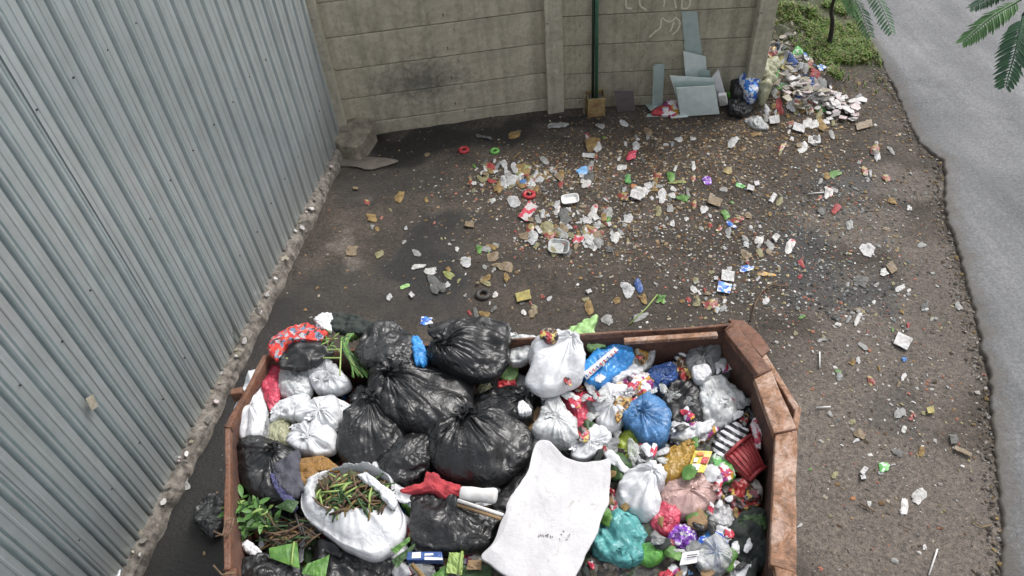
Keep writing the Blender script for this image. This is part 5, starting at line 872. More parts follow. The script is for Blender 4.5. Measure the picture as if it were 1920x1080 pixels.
# broken tiles
def shard(p, r, th, mat, label, group, name='tile_shard', tilt=0.4):
    n = rnd.choice([4, 4, 5, 6]); a0 = rnd.uniform(0, 6.28); asp = rnd.uniform(0.5, 1.0); az = rnd.uniform(0, PI)
    Rm = Matrix.Rotation(az, 3, 'Z') @ Matrix.Rotation(rnd.gauss(0, tilt), 3, 'X') @ Matrix.Rotation(rnd.gauss(0, tilt), 3, 'Y')
    q = []
    for j in range(n):
        a = a0 + 2 * PI * (j + rnd.uniform(-0.25, 0.25)) / n; v = Rm @ Vector((r * math.cos(a), r * asp * math.sin(a), 0)); q.append(np.array(p) + np.array(v))
    d = Rm @ Vector((0, 0, th)); return MB().prism(q, np.array(d)).build(name, mat, label=label, cat='tile shard' if name == 'tile_shard' else 'rubble', group=group)
TS = [(matte('white_tile', (0.55, 0.53, 0.52), (0.42, 0.4, 0.38), 14, 0.5, 0.1), 'white'), (matte('pinkish_tile', (0.5, 0.41, 0.4), (0.36, 0.3, 0.29), 14, 0.5, 0.1), 'pinkish'), (matte('cream_tile', (0.36, 0.33, 0.25), (0.24, 0.21, 0.16), 14, 0.6, 0.1), 'cream'), (matte('grey_tile', (0.24, 0.22, 0.2), (0.14, 0.13, 0.11), 14, 0.7, 0.2), 'dirty grey')]
for k in range(150):
    u = rnd.random() ** 0.9; px = 1448 + 165 * u + rnd.gauss(0, 14); py = 140 + 74 * u + rnd.gauss(0, 19 - 6 * u)
    if px > 1618: continue
    mt, wd = rnd.choice(TS[:2] + TS[:1] * (2 if u > 0.5 else 0) + (TS[2:] * 2 if u < 0.6 else [])); p = GP(px, py, rnd.uniform(0.0, 0.03)); wz = 'right beside the yellow and green sack' if px < 1480 else ('around the dark blue bag' if px < 1535 else ('in the bright drift toward the road' if px < 1580 else 'at the road end of the drift'))
    shard(p, rnd.uniform(0.025, 0.075), 0.009, mt, f'broken {wd} floor tile piece in the rubble {wz}', f'{wd} tile pieces {wz}', tilt=0.22)
for k in range(60):
    px, py = 1425 + rnd.random() * 75 + rnd.gauss(0, 8), 60 + rnd.random() * 70 + rnd.gauss(0, 8); mt, wd = rnd.choice(TS[2:] + TS[3:])
    if px < 1425: continue
    shard(GP(px, py, rnd.uniform(0, .03)), rnd.uniform(0.025, 0.07), 0.012, mt, f'broken {wd} piece in the debris behind the end column', f'{wd} debris behind the end column', tilt=0.5)
# rough block and slab in the corner of the yard
M_BLOCK = matte('rough_block', (0.27, 0.235, 0.18), (0.12, 0.1, 0.078), 12, 0.95, 0.9, 30)
tpx = [G(*p, z) for p, z in zip(PX("618,266 634,240 650,214 674,216 692,220 700,232 684,262 666,276 640,272"), (.2, .22, .24, .25, .23, .21, .2, .18, .19))]; bpx = [np.array([p[0], p[1], 0.0]) for p in tpx]; bc = sum(bpx) / len(bpx)
bpx = [bc + (p - bc) * rnd.uniform(1.0, 1.18) - [0, 0.02, 0.02] for p in bpx]; k9 = len(tpx)
blk = mobj('concrete_block', tpx + bpx, [tuple(range(k9))] + [(i, i + k9, (i + 1) % k9 + k9, (i + 1) % k9) for i in range(k9)], M_BLOCK, label='rough broken concrete block in the corner of the fence and the wall', cat='block'); bevel(blk, 0.012, 1)
V, F, _, _ = blobmesh(PX("600,312 612,296 660,294 720,296 748,302 720,312 690,318 660,312"), 0.02, 0.015, None, 0.03, 'rock', 0.3, 60, 10, 3, 8); mobj('concrete_slab', V, F, matte('slab', (0.16, 0.135, 0.115), (0.1, 0.085, 0.07), 8, 0.95, 0.5), label='thin broken cement slab in front of the concrete block', cat='slab')
# folded metal channel leaning at the fence
ch = empty('metal_channel', G(428, 640, 0.1), 'folded grey metal channel leaning on the kerb by the fence', 'metal scrap'); M_CH = matte('dull_metal', (0.2, 0.22, 0.21), (0.13, 0.14, 0.135), 12, 0.5, 0.2, 40, metal=0.3)
for zz, q in (((.42, .46, .14, .12), "402,613 414,590 446,642 432,652"), ((.46, .44, .12, .14), "414,590 424,592 450,638 446,644"), ((.42, .36, .1, .12), "402,613 406,622 430,656 432,652")):
    V, F = quadmesh([G(*p, z) for p, z in zip(PX(q), zz)], 4, 4, 0.005, 0.0, 1); mobj('channel_face', V, F, M_CH, ch)
# paper tag stuck on the fence
def on_fence(px, py, lift): return onplane(px, py, FB + FN * lift, FN)
MB().prism([on_fence(*p, 0.085) for p in PX("160,748 174,739 183,762 172,770")], FN * 0.003).build('paper_tag', MT['card'] if False else matte('stained_paper', (0.42, 0.39, 0.31), (0.28, 0.25, 0.19), 30), label='small stained paper tag stuck on the zinc fence', cat='paper')
# crumbs of mortar and foam on the kerb
for k in range(46):
    s_ = rnd.uniform(0, FLEN); p = FB + FD * s_ + FN * rnd.uniform(0.05, 0.15); p[2] = 0.125
    mt, wd = rnd.choice(TS); shard(p, rnd.uniform(0.012, 0.04), 0.012, mt, f'{wd} mortar crumb lying on the kerb below the zinc fence', f'{wd} crumbs on the kerb', 'mortar_crumb', 0.4)
for pts, mt, lb in (("492,494 514,452 524,444 522,458 506,482", 'foam', 'long pale foam strip tucked between kerb and fence'), ("466,528 474,520 490,522 484,532", 'lblue', 'light blue label lying on the kerb'), ("402,646 408,622 424,634 418,648", 'paper', 'white paper corner behind the metal channel'), ("372,700 384,678 392,690 382,712", 'paper', 'torn white paper on the kerb below the channel'), ("342,756 350,742 362,746 356,760", 'foam', 'round white foam lid on the kerb'), ("232,1016 246,970 258,962 256,980 242,1018", 'clear', 'clear crinkled film along the kerb near the fence foot'), ("208,1074 216,1058 226,1064 222,1082", 'bluew', 'tiny blue and white packet at the fence foot')):
    softbody('paper_scrap' if mt in ('paper', 'foam') else 'plastic_scrap', lb, 'scrap', mt, 'film', 0.14, 0.015, pts, jag=0.05, hi=False, depth=0.02)

# ================================================================== LITTER ON THE YARD
def litter_poly(px, py, L_, W_, ang, n=8, rough=0.25):
    q = []; a0 = math.radians(ang)
    for j in range(n):
        a = 2 * PI * j / n; r = rnd.uniform(1 - rough, 1 + rough * 0.4); u, v = L_ / 2 * math.cos(a) * r, W_ / 2 * math.sin(a) * r; q.append((px + u * math.cos(a0) + v * math.sin(a0), py - u * math.sin(a0) + v * math.cos(a0)))
    return q
def lit_card(px, py, L_, W_, ang, mat, name, label, cat, group=None, th=0.005, amp=0.006):
    a0 = math.radians(ang); c = []
    for u, v in ((-1, -1), (1, -1), (1, 1), (-1, 1)):
        u, v = u * L_ / 2 * rnd.uniform(.9, 1.05), v * W_ / 2 * rnd.uniform(.9, 1.05); c.append(GP(px + u * math.cos(a0) + v * math.sin(a0), py - u * math.sin(a0) + v * math.cos(a0), 0.012 + th + rnd.uniform(0, 0.015)))
    seedc[0] += 3; V, F = quadmesh(c, 6, 6, th, amp, seedc[0]); return mobj(name, V, F, LMT[mat], label=label, cat=cat, group=group)
def lit_ring(px, py, r, mat, name, label, cat, tube=0.35, group=None):
    p = GP(px, py, 0.008); R_ = r / 150; pts = [p + [R_ * math.cos(a), R_ * math.sin(a), 0.004] for a in np.linspace(0, 2 * PI, 18)]
    return MB().tube(pts, R_ * tube, 6).build(name, MT[mat], smooth=True, label=label, cat=cat, group=group)
def lit_tray(px, py, L_, W_, ang, mat, name, label, cat):
    a0 = math.radians(ang); o_ = []
    for sc_, z in ((0.78, 0.008), (1.0, 0.035), (1.12, 0.036), (1.1, 0.03), (0.86, 0.004)):
        for j in range(20):
            a = 2 * PI * j / 20; u = L_ / 2 * sc_ * np.sign(math.cos(a)) * abs(math.cos(a)) ** 0.5; v = W_ / 2 * sc_ * np.sign(math.sin(a)) * abs(math.sin(a)) ** 0.5; o_.append(GP(px + u * math.cos(a0) + v * math.sin(a0), py - u * math.sin(a0) + v * math.cos(a0), z))
    I = np.arange(100).reshape(5, 20); J = np.roll(I, -1, 1); F = np.stack([I[:-1], J[:-1], J[1:], I[1:]], -1).reshape(-1, 4).tolist() + [I[0].tolist(), I[-1].tolist()]
    return mobj(name, o_, F, MT[mat], smooth=False, label=label, cat=cat)
LIT = '''ring,870,283,14,10,0,red,plastic_disc,round red bottle cap on the wet dirt near the wall,cap
ring,928,285,12,10,0,green,plastic_disc,bright green cap on the wet dirt near the wall,cap
ring,992,367,16,14,0,red,plastic_ring,red plastic ring above the red and white carton,ring
ring,906,554,16,12,0,iron,rubber_ring,dark rubber ring on the bare dirt,ring
film,1184,292,28,18,10,pinkred,plastic_scrap,crumpled bright red bag on the brown leaf litter,scrap
film,1092,324,28,20,20,lblue,wrapper,light blue crumpled wrapper beside the white card,wrapper
tray,1069,377,30,16,8,foam,food_tray,white foam food tray lying in the litter,tray
card,1104,294,24,8,-5,paper,paper_scrap,narrow white card above the light blue wrapper,paper
card,990,399,20,36,-35,reddot,carton,flattened carton printed red and white,carton
film,1024,430,36,30,-20,yclear,wrapper,yellowish clear packet below the flattened carton,wrapper
tray,1048,466,36,24,-5,clear,food_box,clear plastic food box with an open lid,box
film,818,536,46,34,-30,greyc,plastic_film,large grey see-through packet on the bare dirt,film
card,982,558,28,18,12,yellow,carton,flat pale yellow carton on the bare dirt,carton
film,948,500,52,20,-6,card,husk,torn tan corn husk on the bare dirt,husk
film,1101,413,20,20,0,paper,paper_cup,crushed white paper cup piece in the litter,cup
film,1084,449,26,18,-10,reddot,wrapper,white label with red print in the litter,wrapper
card,881,423,17,11,-3,card,carton,small tan card square on the wet dirt,carton
film,981,320,36,8,35,leafl,leaf,long yellow-green leaf strip in the litter cluster,leaf
film,911,317,12,18,0,foam,bottle_neck,white plastic bottle neck in the litter cluster,bottle
film,978,343,24,10,10,sky,plastic_scrap,bright blue torn scrap in the litter cluster,scrap
film,924,341,22,10,-10,red,plastic_scrap,dark red torn scrap in the litter cluster,scrap
film,1177,336,16,20,0,green,plastic_cup,green and white crushed cup on leaf litter,cup
film,1189,350,16,12,0,orange,wrapper,small orange wrapper below the green cup,wrapper
card,1215,352,13,12,20,paper,paper_scrap,small white paper square on leaf litter,paper
film,912,467,26,20,10,clear,plastic_film,clear crumpled film beside the dark wet patch,film
film,930,461,22,14,-30,clear,plastic_film,second clear film next to the crumpled one,film
film,761,538,24,10,20,pgreen,leaf,pale green leaf strip at the end of the wet patch,leaf
film,784,502,30,10,10,foam,foam_scrap,white foam scrap on the black wet patch,foam
film,841,515,34,16,-25,leafl,leaf,yellow-green leaf stalks beside the wet patch,leaf
film,1178,545,40,30,-45,white,plastic_film,white and blue torn bag on the dirt before the skip,bag
film,1200,540,34,18,-60,blued,plastic_film,dark blue torn film beside the white torn bag,film
film,1366,320,24,20,0,amber,paper_cup,tan paper bowl lying alone on the leaf litter,bowl
film,1266,343,44,8,4,leafl,leaf,long lime leaf strip on the leaf litter,leaf
film,1281,374,30,16,-20,leaf,leaf,broad green leaf below the lime strip,leaf
film,1326,339,16,22,30,purplew,bottle,small purple bottle on the leaf litter,bottle
film,1389,349,20,12,-10,greenw,wrapper,green and white wrapper beside a white card,wrapper
card,1407,355,13,10,-15,paper,paper_scrap,white card right of the green and white wrapper,paper
film,1273,262,22,14,0,foam,bottle,white crushed bottle below the glass sheets,bottle
film,1299,261,14,9,0,foam,foam_scrap,white foam lump right of the crushed bottle,foam
card,1340,380,26,16,-20,card,carton,torn white and tan carton on the leaf litter,carton
film,1564,357,18,14,-40,clear,plastic_film,clear crumpled film on the grey ash patch,film
film,1704,391,12,12,0,paper,paper_scrap,white paper ball near the asphalt edge,paper
film,1593,424,20,18,-60,clear,plastic_film,clear film ball on the pale bare ground,film
film,1382,414,40,14,10,mixp,wrapper,red and orange wrapper shreds on the dirt,wrapper
film,1374,424,30,12,-40,bluew,wrapper,grey-blue wrapper under the orange shreds,wrapper
film,1399,505,34,14,10,bluew,paper_scrap,white and blue paper above the paper stack,paper
card,1364,520,24,20,-5,paper,paper_scrap,white printed sheet on top of the paper stack,paper
card,1358,542,26,20,-15,bluew,paper_scrap,crumpled blue-white sheet below the printed sheet,paper
film,1440,516,46,10,-8,food,food_waste,orange food scraps scattered by the papers,food
film,1334,572,40,22,15,mixp,food_waste,red and orange food waste beside the far rim of the skip,food
film,1437,566,16,16,0,paper,paper_scrap,white paper wad right of the long twig,paper
film,1614,529,38,26,-20,greyc,plastic_film,big crumpled grey film on the right-hand dirt,film
card,1671,504,14,20,35,card,carton,tan card piece on the pale dirt,carton
film,1564,596,28,12,-30,blackm,cloth,dark rag lying on the pale dirt,rag
film,1500,519,12,10,0,red,plastic_scrap,small red scrap on the grey dirt,scrap
film,1590,534,10,10,0,clear,plastic_film,small clear scrap beside the big crumpled film,film
film,1695,674,13,12,0,sky,plastic_scrap,small bright blue scrap on the pale dirt,scrap
film,1691,634,20,10,-40,foam,foam_scrap,white foam sliver on the pale dirt,foam
film,1540,638,26,10,15,clear,plastic_film,stretched clear film outside the skip corner,film
card,1743,772,13,12,10,yellow,paper_scrap,bright yellow paper square near the asphalt,paper
card,1804,849,36,8,-25,card,wooden_stick,pale wooden slat near the asphalt edge,wood
card,1787,826,14,18,10,greyc,wrapper,faded grey-green packet above the wooden slat,wrapper
film,1656,876,26,22,-10,greenw,wrapper,green and white crumpled packet on the bare dirt,wrapper
card,1617,897,10,9,15,paper,paper_scrap,tiny white paper square near the skip side,paper
film,1733,1026,12,12,0,paper,paper_scrap,white paper ball low on the bare dirt,paper
film,1598,935,12,8,0,orange,wrapper,small tan wrapper on the bare dirt by the skip,wrapper
film,1140,602,26,26,-10,clear,plastic_film,clear torn film just behind the pale green bag,film
film,1200,595,36,20,20,clear,plastic_film,shredded clear film behind the far rim,film
film,1000,588,20,18,30,card,leaf,dry brown leaf behind the large white carrier bag,leaf
film,800,602,28,18,0,bluew,wrapper,dark packet with a white label behind the far rim,wrapper
film,347,906,22,30,20,clear,plastic_cup,clear plastic cup lying in the wet gap by the kerb,cup
film,1046,237,40,14,5,clear,plastic_film,clear film strip near the wall foot,film
film,908,258,40,10,-8,greyc,plastic_film,grey film strip on the wet dirt along the wall,film
film,1170,232,26,12,-30,paper,paper_scrap,torn white paper in front of the grey-brown board,paper
film,660,472,36,26,10,card,flat_stone,flat brown stone on the dirt by the kerb,stone
film,1505,595,18,8,30,leaf,leaf,green leaf near the skip corner,leaf
film,1610,596,10,34,-25,foam,foam_scrap,thin white foam stick on the pale dirt,foam
film,1735,575,14,26,-30,greyc,plastic_film,grey torn strip near the asphalt edge,film
film,1796,574,16,22,20,clear,plastic_film,clear scrap at the asphalt edge,film
film,1850,586,26,4,2,leafl,leaf,pale yellow grass stalk on the asphalt,stalk'''
for ln in LIT.split('\n'):
    kd, px, py, l, w, an, mt, nm, lb, ct = ln.split(','); a = (float(px), float(py), float(l), float(w), float(an), mt, nm, lb, ct)
    if kd == 'film': lit_film(*a)
    elif kd == 'card': lit_card(*a)
    elif kd == 'tray': lit_tray(*a)
    else: lit_ring(a[0], a[1], a[2] / 2, mt, nm, lb, ct, 0.45)
def twig_line(pts, r, mat, label, name='twig', cat='twig'): return MB().tube([GP(*p, r + 0.012) for p in PX(pts)], r, 6).build(name, MT[mat], smooth=True, label=label, cat=cat)
twig_line("1406,606 1416,570 1428,550 1444,537 1476,540", 0.007, 'twig', 'long bent twig outside the far right rim')
twig_line("1536,662 1536,692", 0.006, 'foam', 'white drinking straw on the dirt beside the skip corner', 'drinking_straw', 'straw')
twig_line("1530,767 1556,765", 0.006, 'foam', 'short white straw beside the skip side', 'drinking_straw', 'straw')
twig_line("1180,610 1212,580 1232,555", 0.006, 'leafl', 'thin pale stalk behind the far rim')
twig_line("1610,945 1640,962", 0.005, 'twig', 'small dark twig on the bare dirt')
twig_line("1820,980 1840,990 1856,986", 0.004, 'dryleaf', 'thin curved grass stem near the asphalt')
twig_line("1740,1080 1750,1050 1756,1032", 0.006, 'foam', 'pale stick low on the dirt by the asphalt')
twig_line("1514,366 1544,363", 0.006, 'foam', 'thin white stick on the grey ash patch')
twig_line("960,302 976,288", 0.007, 'dryleaf', 'short dry stick in the litter cluster')
# smaller litter in clusters: look-alikes share a label with their group
CL = [(990, 332, 80, 24, 100), (1090, 425, 85, 34, 110), (1240, 380, 90, 60, 40), (1390, 440, 70, 70, 40), (1480, 165, 60, 30, 60), (1330, 560, 60, 35, 26), (880, 500, 90, 50, 26), (1180, 270, 110, 24, 24), (1600, 330, 80, 60, 26), (1650, 600, 90, 120, 40), (1650, 880, 110, 120, 24), (760, 420, 80, 80, 18), (1000, 570, 150, 25, 24), (1500, 240, 80, 30, 30), (1560, 120, 40, 60, 14), (480, 560, 60, 60, 6)]
SK = [('paper', 'white paper', 3), ('clear', 'clear film', 6), ('foam', 'white foam', 3), ('greyc', 'grey film', 2), ('dryleaf', 'dry brown leaf', 4), ('card', 'tan card', 3), ('white', 'milky film', 3), ('leaf', 'green leaf', 1), ('snack', 'white and red printed', 1), ('yclear', 'yellowish film', 3), ('mixp', 'dark printed', 2), ('silver', 'silver foil', 1), ('red', 'red plastic', 1)]
SKL = [k for k in SK for _ in range(k[2])]
YARD_MARKS = [('the foam food tray', 1069, 377), ('the wall foot', 900, 260), ('the glass sheets', 1290, 240), ('the ash patch', 1540, 440), ('the far rim of the skip', 1000, 585), ('the clear food box', 1048, 466), ('the tan paper bowl', 1366, 320), ('the paper stack', 1361, 531), ('the asphalt edge', 1760, 600), ('the skip side', 1570, 880), ('the black wet patch', 790, 470), ('the tile rubble', 1530, 180), ('the kerb', 580, 450), ('the red plastic ring', 992, 367), ('the light blue wrapper', 1092, 324), ('the crumpled red bag', 1184, 292), ('the orange wrapper shreds', 1380, 414), ('the big crumpled grey film', 1614, 529), ('the lime leaf strip', 1270, 350), ('the torn corn husk', 946, 500), ('the sapling', 1560, 90), ('the pale wooden slat', 1804, 849), ('the green and white packet', 1656, 876)]
ring_ = lambda px, py: near(px, py, YARD_MARKS)
for cx, cy, sx2, sy2, cnt in CL:
    for k in range(cnt):
        px, py = rnd.gauss(cx, sx2 * 0.7), rnd.gauss(cy, sy2 * 0.7); p = G(px, py)
        if p[0] > edge_x(p[1]) - 0.12 or py < 215 and px < 1428 or (430 < px < 1420 and py > 592): continue
        if np.dot((p - FB), FN) < 0.3: continue
        mt, wd, _ = rnd.choice(SKL); l = rnd.choice([rnd.uniform(6, 13), rnd.uniform(6, 13), rnd.uniform(9, 26), rnd.uniform(16, 34) if py < 500 else rnd.uniform(8, 16)]) * (0.75 + py / 1400); wr = ring_(px, py)
        f_ = lit_card if (mt in ('paper', 'card', 'foam') and rnd.random() < 0.18) else lit_film; nmk = {'paper': 'paper_scrap', 'card': 'card_scrap', 'foam': 'foam_scrap', 'leaf': 'fallen_leaf', 'dryleaf': 'fallen_leaf', 'snack': 'wrapper_scrap', 'mixp': 'wrapper_scrap', 'silver': 'wrapper_scrap', 'clear': 'clear_film_scrap'}.get(mt, 'plastic_film_scrap')
        f_(px, py, l, l * rnd.uniform(0.4, 0.9), rnd.uniform(0, 180), mt, nmk, f'{"broad" if l > 22 else ("small" if l > 11 else "tiny")} {wd} scrap on the dirt near {wr}', 'litter', f'{wd} scraps near {wr}')

HK = [('greenw', 'green and white'), ('bluew', 'blue and white'), ('red', 'red'), ('clear', 'clear'), ('blackm', 'black'), ('darkcloth', 'dark cloth'), ('lblue', 'light blue'), ('mixp', 'dark printed'), ('yellow', 'yellow'), ('card', 'tan'), ('white', 'milky white'), ('blued', 'dark blue'), ('foam', 'off-white')]
for k in range(64):
    px, py = rnd.uniform(1424, 1540), 0; py = 108 + (px - 1424) * 0.42 + rnd.gauss(6, 26); mt, wd = rnd.choice(HK)
    if py < 70 or py > 235: continue
    l = rnd.uniform(12, 30); lit_film(px, py, l, l * rnd.uniform(.5, .9), rnd.uniform(0, 180), mt, 'packaging_scrap', f'{wd} packaging scrap in the spill beside the wall end', 'litter', f'{wd} packaging at the wall end')
# ------------------------------------------------------------------ grit, leaf crumbs and grass: what nobody could count
def chips(n, sampler, smin, smax, palette, tilt=0.6, lift=0.002, flat=1.0):
    XY = sampler(n); n = len(XY); z = gz(XY[:, 0], XY[:, 1]); s = nrg.uniform(smin, smax, n) * nrg.uniform(0.5, 1.3, n); a = nrg.uniform(0, 2 * PI, n); asp = nrg.uniform(0.3, 1, n)
    ca, sa = np.cos(a), np.sin(a); cor = []; tz = nrg.normal(0, tilt, (n, 4)) * 0.35
    for j, (u, v) in enumerate(((-1, -0.6), (0.9, -1), (1, 0.8), (-0.7, 1))):
        uu, vv = u * s * nrg.uniform(0.6, 1.1, n), v * s * asp * nrg.uniform(0.6, 1.1, n); cor.append(np.stack([XY[:, 0] + uu * ca - vv * sa, XY[:, 1] + uu * sa + vv * ca, z + lift + flat * (s * 0.35 + s * tz[:, j])], -1))
    top = np.stack([XY[:, 0], XY[:, 1], z + lift + flat * s * (0.6 + 0.3 * nrg.random(n))], -1); V = np.stack(cor + [top], 1); I = (np.arange(n) * 5)[:, None]
    F = np.concatenate([I + [[0, 1, 4]], I + [[1, 2, 4]], I + [[2, 3, 4]], I + [[3, 0, 4]]]); pal = np.array(palette); c = pal[nrg.integers(0, len(pal), n)] * nrg.uniform(0.7, 1.25, (n, 1))
    return V.reshape(-1, 3), F, np.repeat(c, 5, 0)
def yard(n):
    o = np.stack([nrg.uniform(-2.6, 5.6, n * 2), 1.2 + 9.6 * nrg.random(n * 2) ** 0.8], -1); o = o[(o[:, 0] < edge_x(o[:, 1]) - 0.02)]
    o = o[((o - FB[:2]) @ FN[:2]) > 0.2]; o = o[~((o[:, 1] > 7.9) & (o[:, 0] < 3.1))]; o = o[~((o[:, 1] < 3.1) & (np.abs(o[:, 0]) < 1.35))]
    w = np.clip(0.25 + 0.35 * (o[:, 0] + 2.4) / 3 + 0.3 * fbm(np.stack([o[:, 0], o[:, 1], 0 * o[:, 0]], -1) * 1.6, 31, 3), 0.05, 1); return o[nrg.random(len(o)) < w][:n]
def around(pxs):
    def f(n):
        o = []
        for px, py, rx, ry, k in pxs: c = G(px, py); o.append(np.stack([nrg.normal(c[0], rx, int(n * k)), nrg.normal(c[1], ry, int(n * k))], -1))
        o = np.concatenate(o); o = o[(o[:, 0] < edge_x(o[:, 1]) - 0.02)]; return o[~((o[:, 1] > 7.85) & (o[:, 0] < 3.15))]
    return f
M_AT = attrmat('grit', 0.85); GREY = [(0.15, 0.13, 0.11), (0.1, 0.086, 0.072), (0.2, 0.18, 0.16), (0.07, 0.06, 0.05), (0.13, 0.1, 0.07), (0.05, 0.042, 0.035), (0.3, 0.28, 0.26)]
BRN = [(0.14, 0.085, 0.04), (0.2, 0.13, 0.06), (0.09, 0.055, 0.03), (0.26, 0.19, 0.11), (0.05, 0.035, 0.02), (0.3, 0.26, 0.2)]
V, F, c = chips(22000, yard, 0.003, 0.008, GREY, flat=0.6); mobj('gravel', V, F, M_AT, loc=np.zeros(3), label='fine grey gravel and crumbs strewn over the dirt yard', cat='gravel', kind='stuff', col=c)
V, F, c = chips(2600, yard, 0.008, 0.02, BRN + GREY[:3], flat=0.4); mobj('leaf_crumb_scatter', V, F, M_AT, loc=np.zeros(3), label='dry leaf crumbs scattered over the dirt yard', cat='leaf litter', kind='stuff', col=c)
V, F, c = chips(7000, around([(1180, 300, .9, .45, .3), (1400, 260, .8, .4, .3), (1480, 200, .5, .5, .2), (1250, 400, .9, .5, .2)]), 0.007, 0.022, BRN, flat=0.4); mobj('leaf_litter', V, F, M_AT, loc=np.zeros(3), label='brown leaf litter in front of the glass sheets', cat='leaf litter', kind='stuff', col=c)
V, F, c = chips(1100, around([(1560, 370, .5, .25, .4), (1510, 470, .3, .4, .3), (1580, 540, .4, .25, .3)]), 0.007, 0.02, [(0.03, 0.03, 0.03), (0.06, 0.065, 0.065), (0.12, 0.14, 0.14), (0.2, 0.21, 0.2)], flat=0.5); mobj('ash', V, F, M_AT, loc=np.zeros(3), label='black and grey ash of burnt rubbish on the dirt', cat='ash', kind='stuff', col=c)
V, F, c = chips(5200, around([(1000, 335, .5, .24, .2), (1100, 435, .5, .3, .22), (1370, 520, .5, .5, .2), (1560, 420, .6, .6, .16), (1650, 700, .5, .8, .14), (1250, 330, .6, .3, .1)]), 0.006, 0.017, [(0.35, 0.34, 0.32), (0.2, 0.19, 0.17), (0.5, 0.49, 0.47), (0.3, 0.26, 0.14), (0.1, 0.09, 0.08), (0.3, 0.12, 0.08)], flat=0.5); mobj('litter_crumb_scatter', V, F, M_AT, loc=np.zeros(3), label='tiny plastic and paper crumbs in the middle of the yard', cat='litter', kind='stuff', col=c)
# stones along the broken asphalt edge
yv_ = nrg.uniform(1.8, 10, 1500); ev = np.stack([edge_x(yv_) + nrg.normal(-0.05, 0.05, 1500), yv_], -1)
V, F, c = chips(1500, lambda n: ev, 0.006, 0.02, GREY + [(0.2, 0.14, 0.06)]); mobj('edge_gravel', V, F, M_AT, loc=np.zeros(3), label='loose stones along the broken asphalt edge', cat='gravel', kind='stuff', col=c)
def grass(n, spots, hmin, hmax):
    P = around(spots)(n); P = P[fbm(np.stack([P[:, 0], P[:, 1], 0 * P[:, 0]], -1) * 3.2, 61, 3) > nrg.uniform(-0.7, 0.15, len(P))]; n = len(P); z = gz(P[:, 0], P[:, 1]); h = nrg.uniform(hmin, hmax, n); a = nrg.uniform(0, 2 * PI, n); b = nrg.uniform(0.3, 1.1, n); w = nrg.uniform(0.003, 0.007, n)
    d = np.stack([np.cos(a), np.sin(a), 0 * a], -1); s = np.stack([-np.sin(a), np.cos(a), 0 * a], -1) * w[:, None]; base = np.stack([P[:, 0], P[:, 1], z - 0.003], -1)
    mid = base + d * (h * b * 0.3)[:, None] + np.stack([0 * h, 0 * h, h * 0.65], -1); tip = base + d * (h * b)[:, None] + np.stack([0 * h, 0 * h, h * 0.85], -1)
    V = np.stack([base - s, base + s, mid + s, mid - s, tip], 1); I = (np.arange(n) * 5)[:, None]; F = (I + [[0, 1, 2, 3]]).tolist() + (I + [[3, 2, 4]]).tolist()
    pal = np.array([(0.11, 0.2, 0.03), (0.17, 0.27, 0.045), (0.06, 0.11, 0.02), (0.2, 0.22, 0.07), (0.2, 0.16, 0.08)]); c = pal[nrg.choice(5, n, p=[.3, .2, .2, .12, .18])] * nrg.uniform(.8, 1.2, (n, 1)); return V.reshape(-1, 3), F, np.repeat(c, 5, 0)
V, F, c = grass(40000, [(1540, 20, .45, .7, .3), (1575, 75, .28, .4, .2), (1500, 0, .5, .8, .2), (1600, 10, .15, .6, .12), (1560, -40, .6, .9, .18)], 0.03, 0.1); mobj('grass', V, F, attrmat('grass_blade', 0.6), loc=np.zeros(3), label='patchy bright green grass on the verge beyond the wall', cat='grass', kind='stuff', col=c)
V, F, c = grass(1600, [(1540, 130, .08, .08, .2), (1560, 160, .05, .06, .15), (1520, 120, .1, .08, .25), (1580, 120, .1, .12, .4)], 0.03, 0.09); mobj('weed_tuft_scatter', V, F, bpy.data.materials['grass_blade'], loc=np.zeros(3), label='thin weed tufts growing through the tile rubble', cat='weeds', kind='stuff', col=c)

# ================================================================== TREES
M_BARK = matte('dark_bark', (0.045, 0.038, 0.03), (0.02, 0.018, 0.015), 20, 0.9, 0.6); M_FR = matte('frond_green', (0.045, 0.12, 0.045), (0.02, 0.065, 0.03), 12, 0.5, 0.1)
M_FR2 = matte('frond_light', (0.08, 0.19, 0.05), (0.05, 0.12, 0.03), 12, 0.5, 0.1)
def frond(parent, a, b, mat, n=17, wid=0.3, droop=0.12, seed=0):
    """feathery compound leaf from a to b: midrib and paired narrow leaflets"""
    r = np.random.default_rng(seed); a = np.asarray(a, float); b = np.asarray(b, float); L_ = np.linalg.norm(b - a); q = smooth_line([a, (a + b) / 2 + [0, 0, droop * L_], b], n + 2)
    mb = MB().tube(q, [0.004 * (1 - 0.7 * k / (n + 1)) + 0.001 for k in range(n + 2)], 5)
    for k in range(2, n + 2):
        t = q[min(k + 1, n + 1)] - q[k - 1]; t /= np.linalg.norm(t); sd_ = np.cross(t, [0, 0, 1]); sd_ /= np.linalg.norm(sd_); env = math.sin(PI * (0.12 + 0.83 * k / (n + 2))) ** 0.6
        for s in (-1, 1):
            l = wid * L_ * env * r.uniform(0.85, 1.1); d = sd_ * s * 0.9 + t * 0.45 + np.array([0, 0, -0.25 + r.uniform(-.15, .1)]); d /= np.linalg.norm(d); w = np.cross(d, np.cross(t, d)); w /= np.linalg.norm(w); w = w * L_ * 0.022
            p = q[k]; mb.add([p, p + d * l * 0.3 + w, p + d * l * 0.75 + w * 0.9 - [0, 0, 0.03 * l], p + d * l - [0, 0, 0.1 * l], p + d * l * 0.75 - w * 0.9 - [0, 0, 0.03 * l], p + d * l * 0.3 - w], [(0, 1, 2, 3), (0, 3, 4, 5)])
    return mb.build('leaf', mat, parent)
def at(px, py, dist): w = ray(px, py); return np.array([0, 0, CAMH]) + w / np.linalg.norm(w) * dist
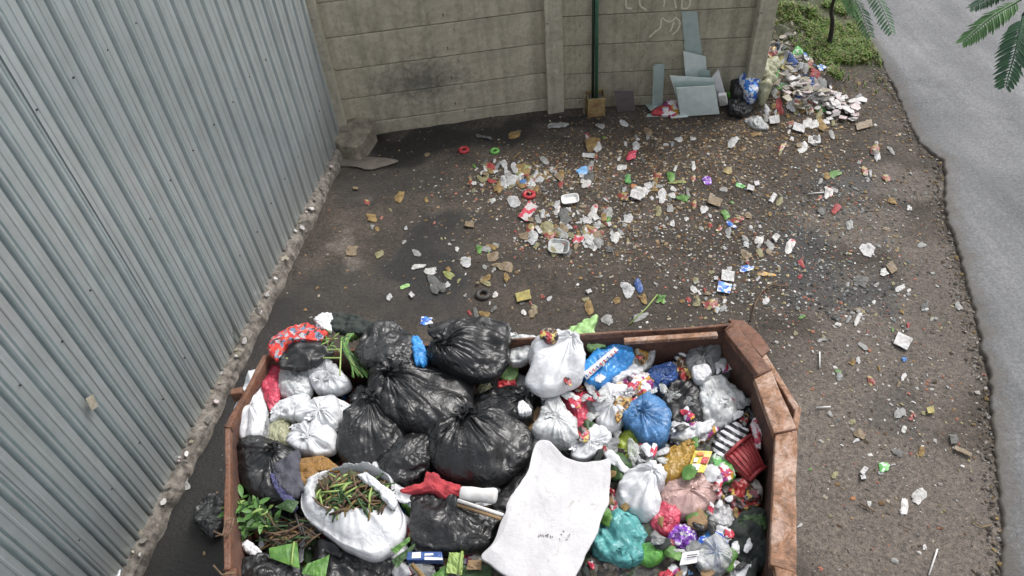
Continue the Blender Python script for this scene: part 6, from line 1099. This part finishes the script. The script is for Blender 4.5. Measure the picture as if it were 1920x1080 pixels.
t0 = GP(1556, 84); sap = empty('sapling', t0, 'slim dark sapling on the grass verge with feathery leaves', 'tree')
tp1 = at(1563, 0, np.linalg.norm(t0 - [0, 0, CAMH]) - 0.35); tp2 = t0 + (tp1 - t0) * 2.4 + [0.15, -0.2, 0.3]
MB().tube(smooth_line([t0 - [0, 0, 0.05], (t0 + tp1) / 2 + [0.01, 0, 0], tp1, tp2], 14), np.linspace(0.032, 0.016, 14).tolist(), 8).build('trunk', M_BARK, sap, smooth=True)
DS = np.linalg.norm(tp1 - [0, 0, CAMH]) - 0.3
for k, (a, b) in enumerate((((1572, -25), (1612, 35)), ((1590, -20), (1632, 66)), ((1585, -30), (1600, 28)), ((1625, -30), (1672, 58)), ((1600, -60), (1660, -20)), ((1560, -60), (1500, -30)), ((1570, -80), (1540, -20)))):
    A, B = at(*a, DS), at(*b, DS - 0.25); frond(sap, A, B, M_FR if k % 2 else M_FR2, 15, 0.22, 0.06, k); MB().tube([tp2 - [0, 0, 0.1 * k % .5], (tp2 + A) / 2 + [0, 0, 0.08], A], 0.006, 5).build('branch', M_BARK, sap, smooth=True)
rt = np.array([2.35, -0.9, 0.0]); rt[2] = gz(rt[0], rt[1]); tree = empty('roadside_tree', rt, 'roadside tree reaching over the asphalt with feathery compound leaves', 'tree')
top = np.array([2.5, -0.5, 5.6]); MB().tube(smooth_line([rt - [0, 0, .1], rt + [0.05, 0.1, 2.2], rt + [0.0, 0.2, 4.0], top], 16), np.linspace(0.1, 0.05, 16).tolist(), 10).build('trunk', M_BARK, tree, smooth=True)
hub = at(1990, -70, 3.7); MB().tube(smooth_line([top - [0, 0, .6], (top + hub) / 2 + [0.5, 0.0, 0.5], hub], 10), np.linspace(0.04, 0.014, 10).tolist(), 8).build('branch', M_BARK, tree, smooth=True)
for k, (a, b, d) in enumerate((((1912, 0), (1806, 78), 3.6), ((1918, 30), (1886, 160), 3.5), ((1905, -20), (1820, 14), 3.75), ((1935, 20), (1925, 120), 3.6), ((1900, -40), (1850, -10), 3.7), ((1950, -10), (1990, 110), 3.6), ((1960, -60), (2060, 20), 3.7), ((1930, -80), (1870, -120), 3.9))):
    A, B = at(*a, d), at(*b, d - 0.1); frond(tree, A, B, M_FR if k % 3 else M_FR2, 25, 0.27, 0.08, 20 + k); MB().tube([hub, (hub + A) / 2 + [0, 0, .04], A], 0.006, 5).build('branch', M_BARK, tree, smooth=True)
for k in range(10):
    A = top + [rnd.uniform(-.3, .3), rnd.uniform(-.3, .3), rnd.uniform(-.2, .3)]; an = rnd.uniform(-2.2, 0.9); B = A + np.array([math.cos(an), math.sin(an), -0.2]) * rnd.uniform(0.5, 0.8); frond(tree, A, B, M_FR, 16, 0.28, 0.15, 60 + k)
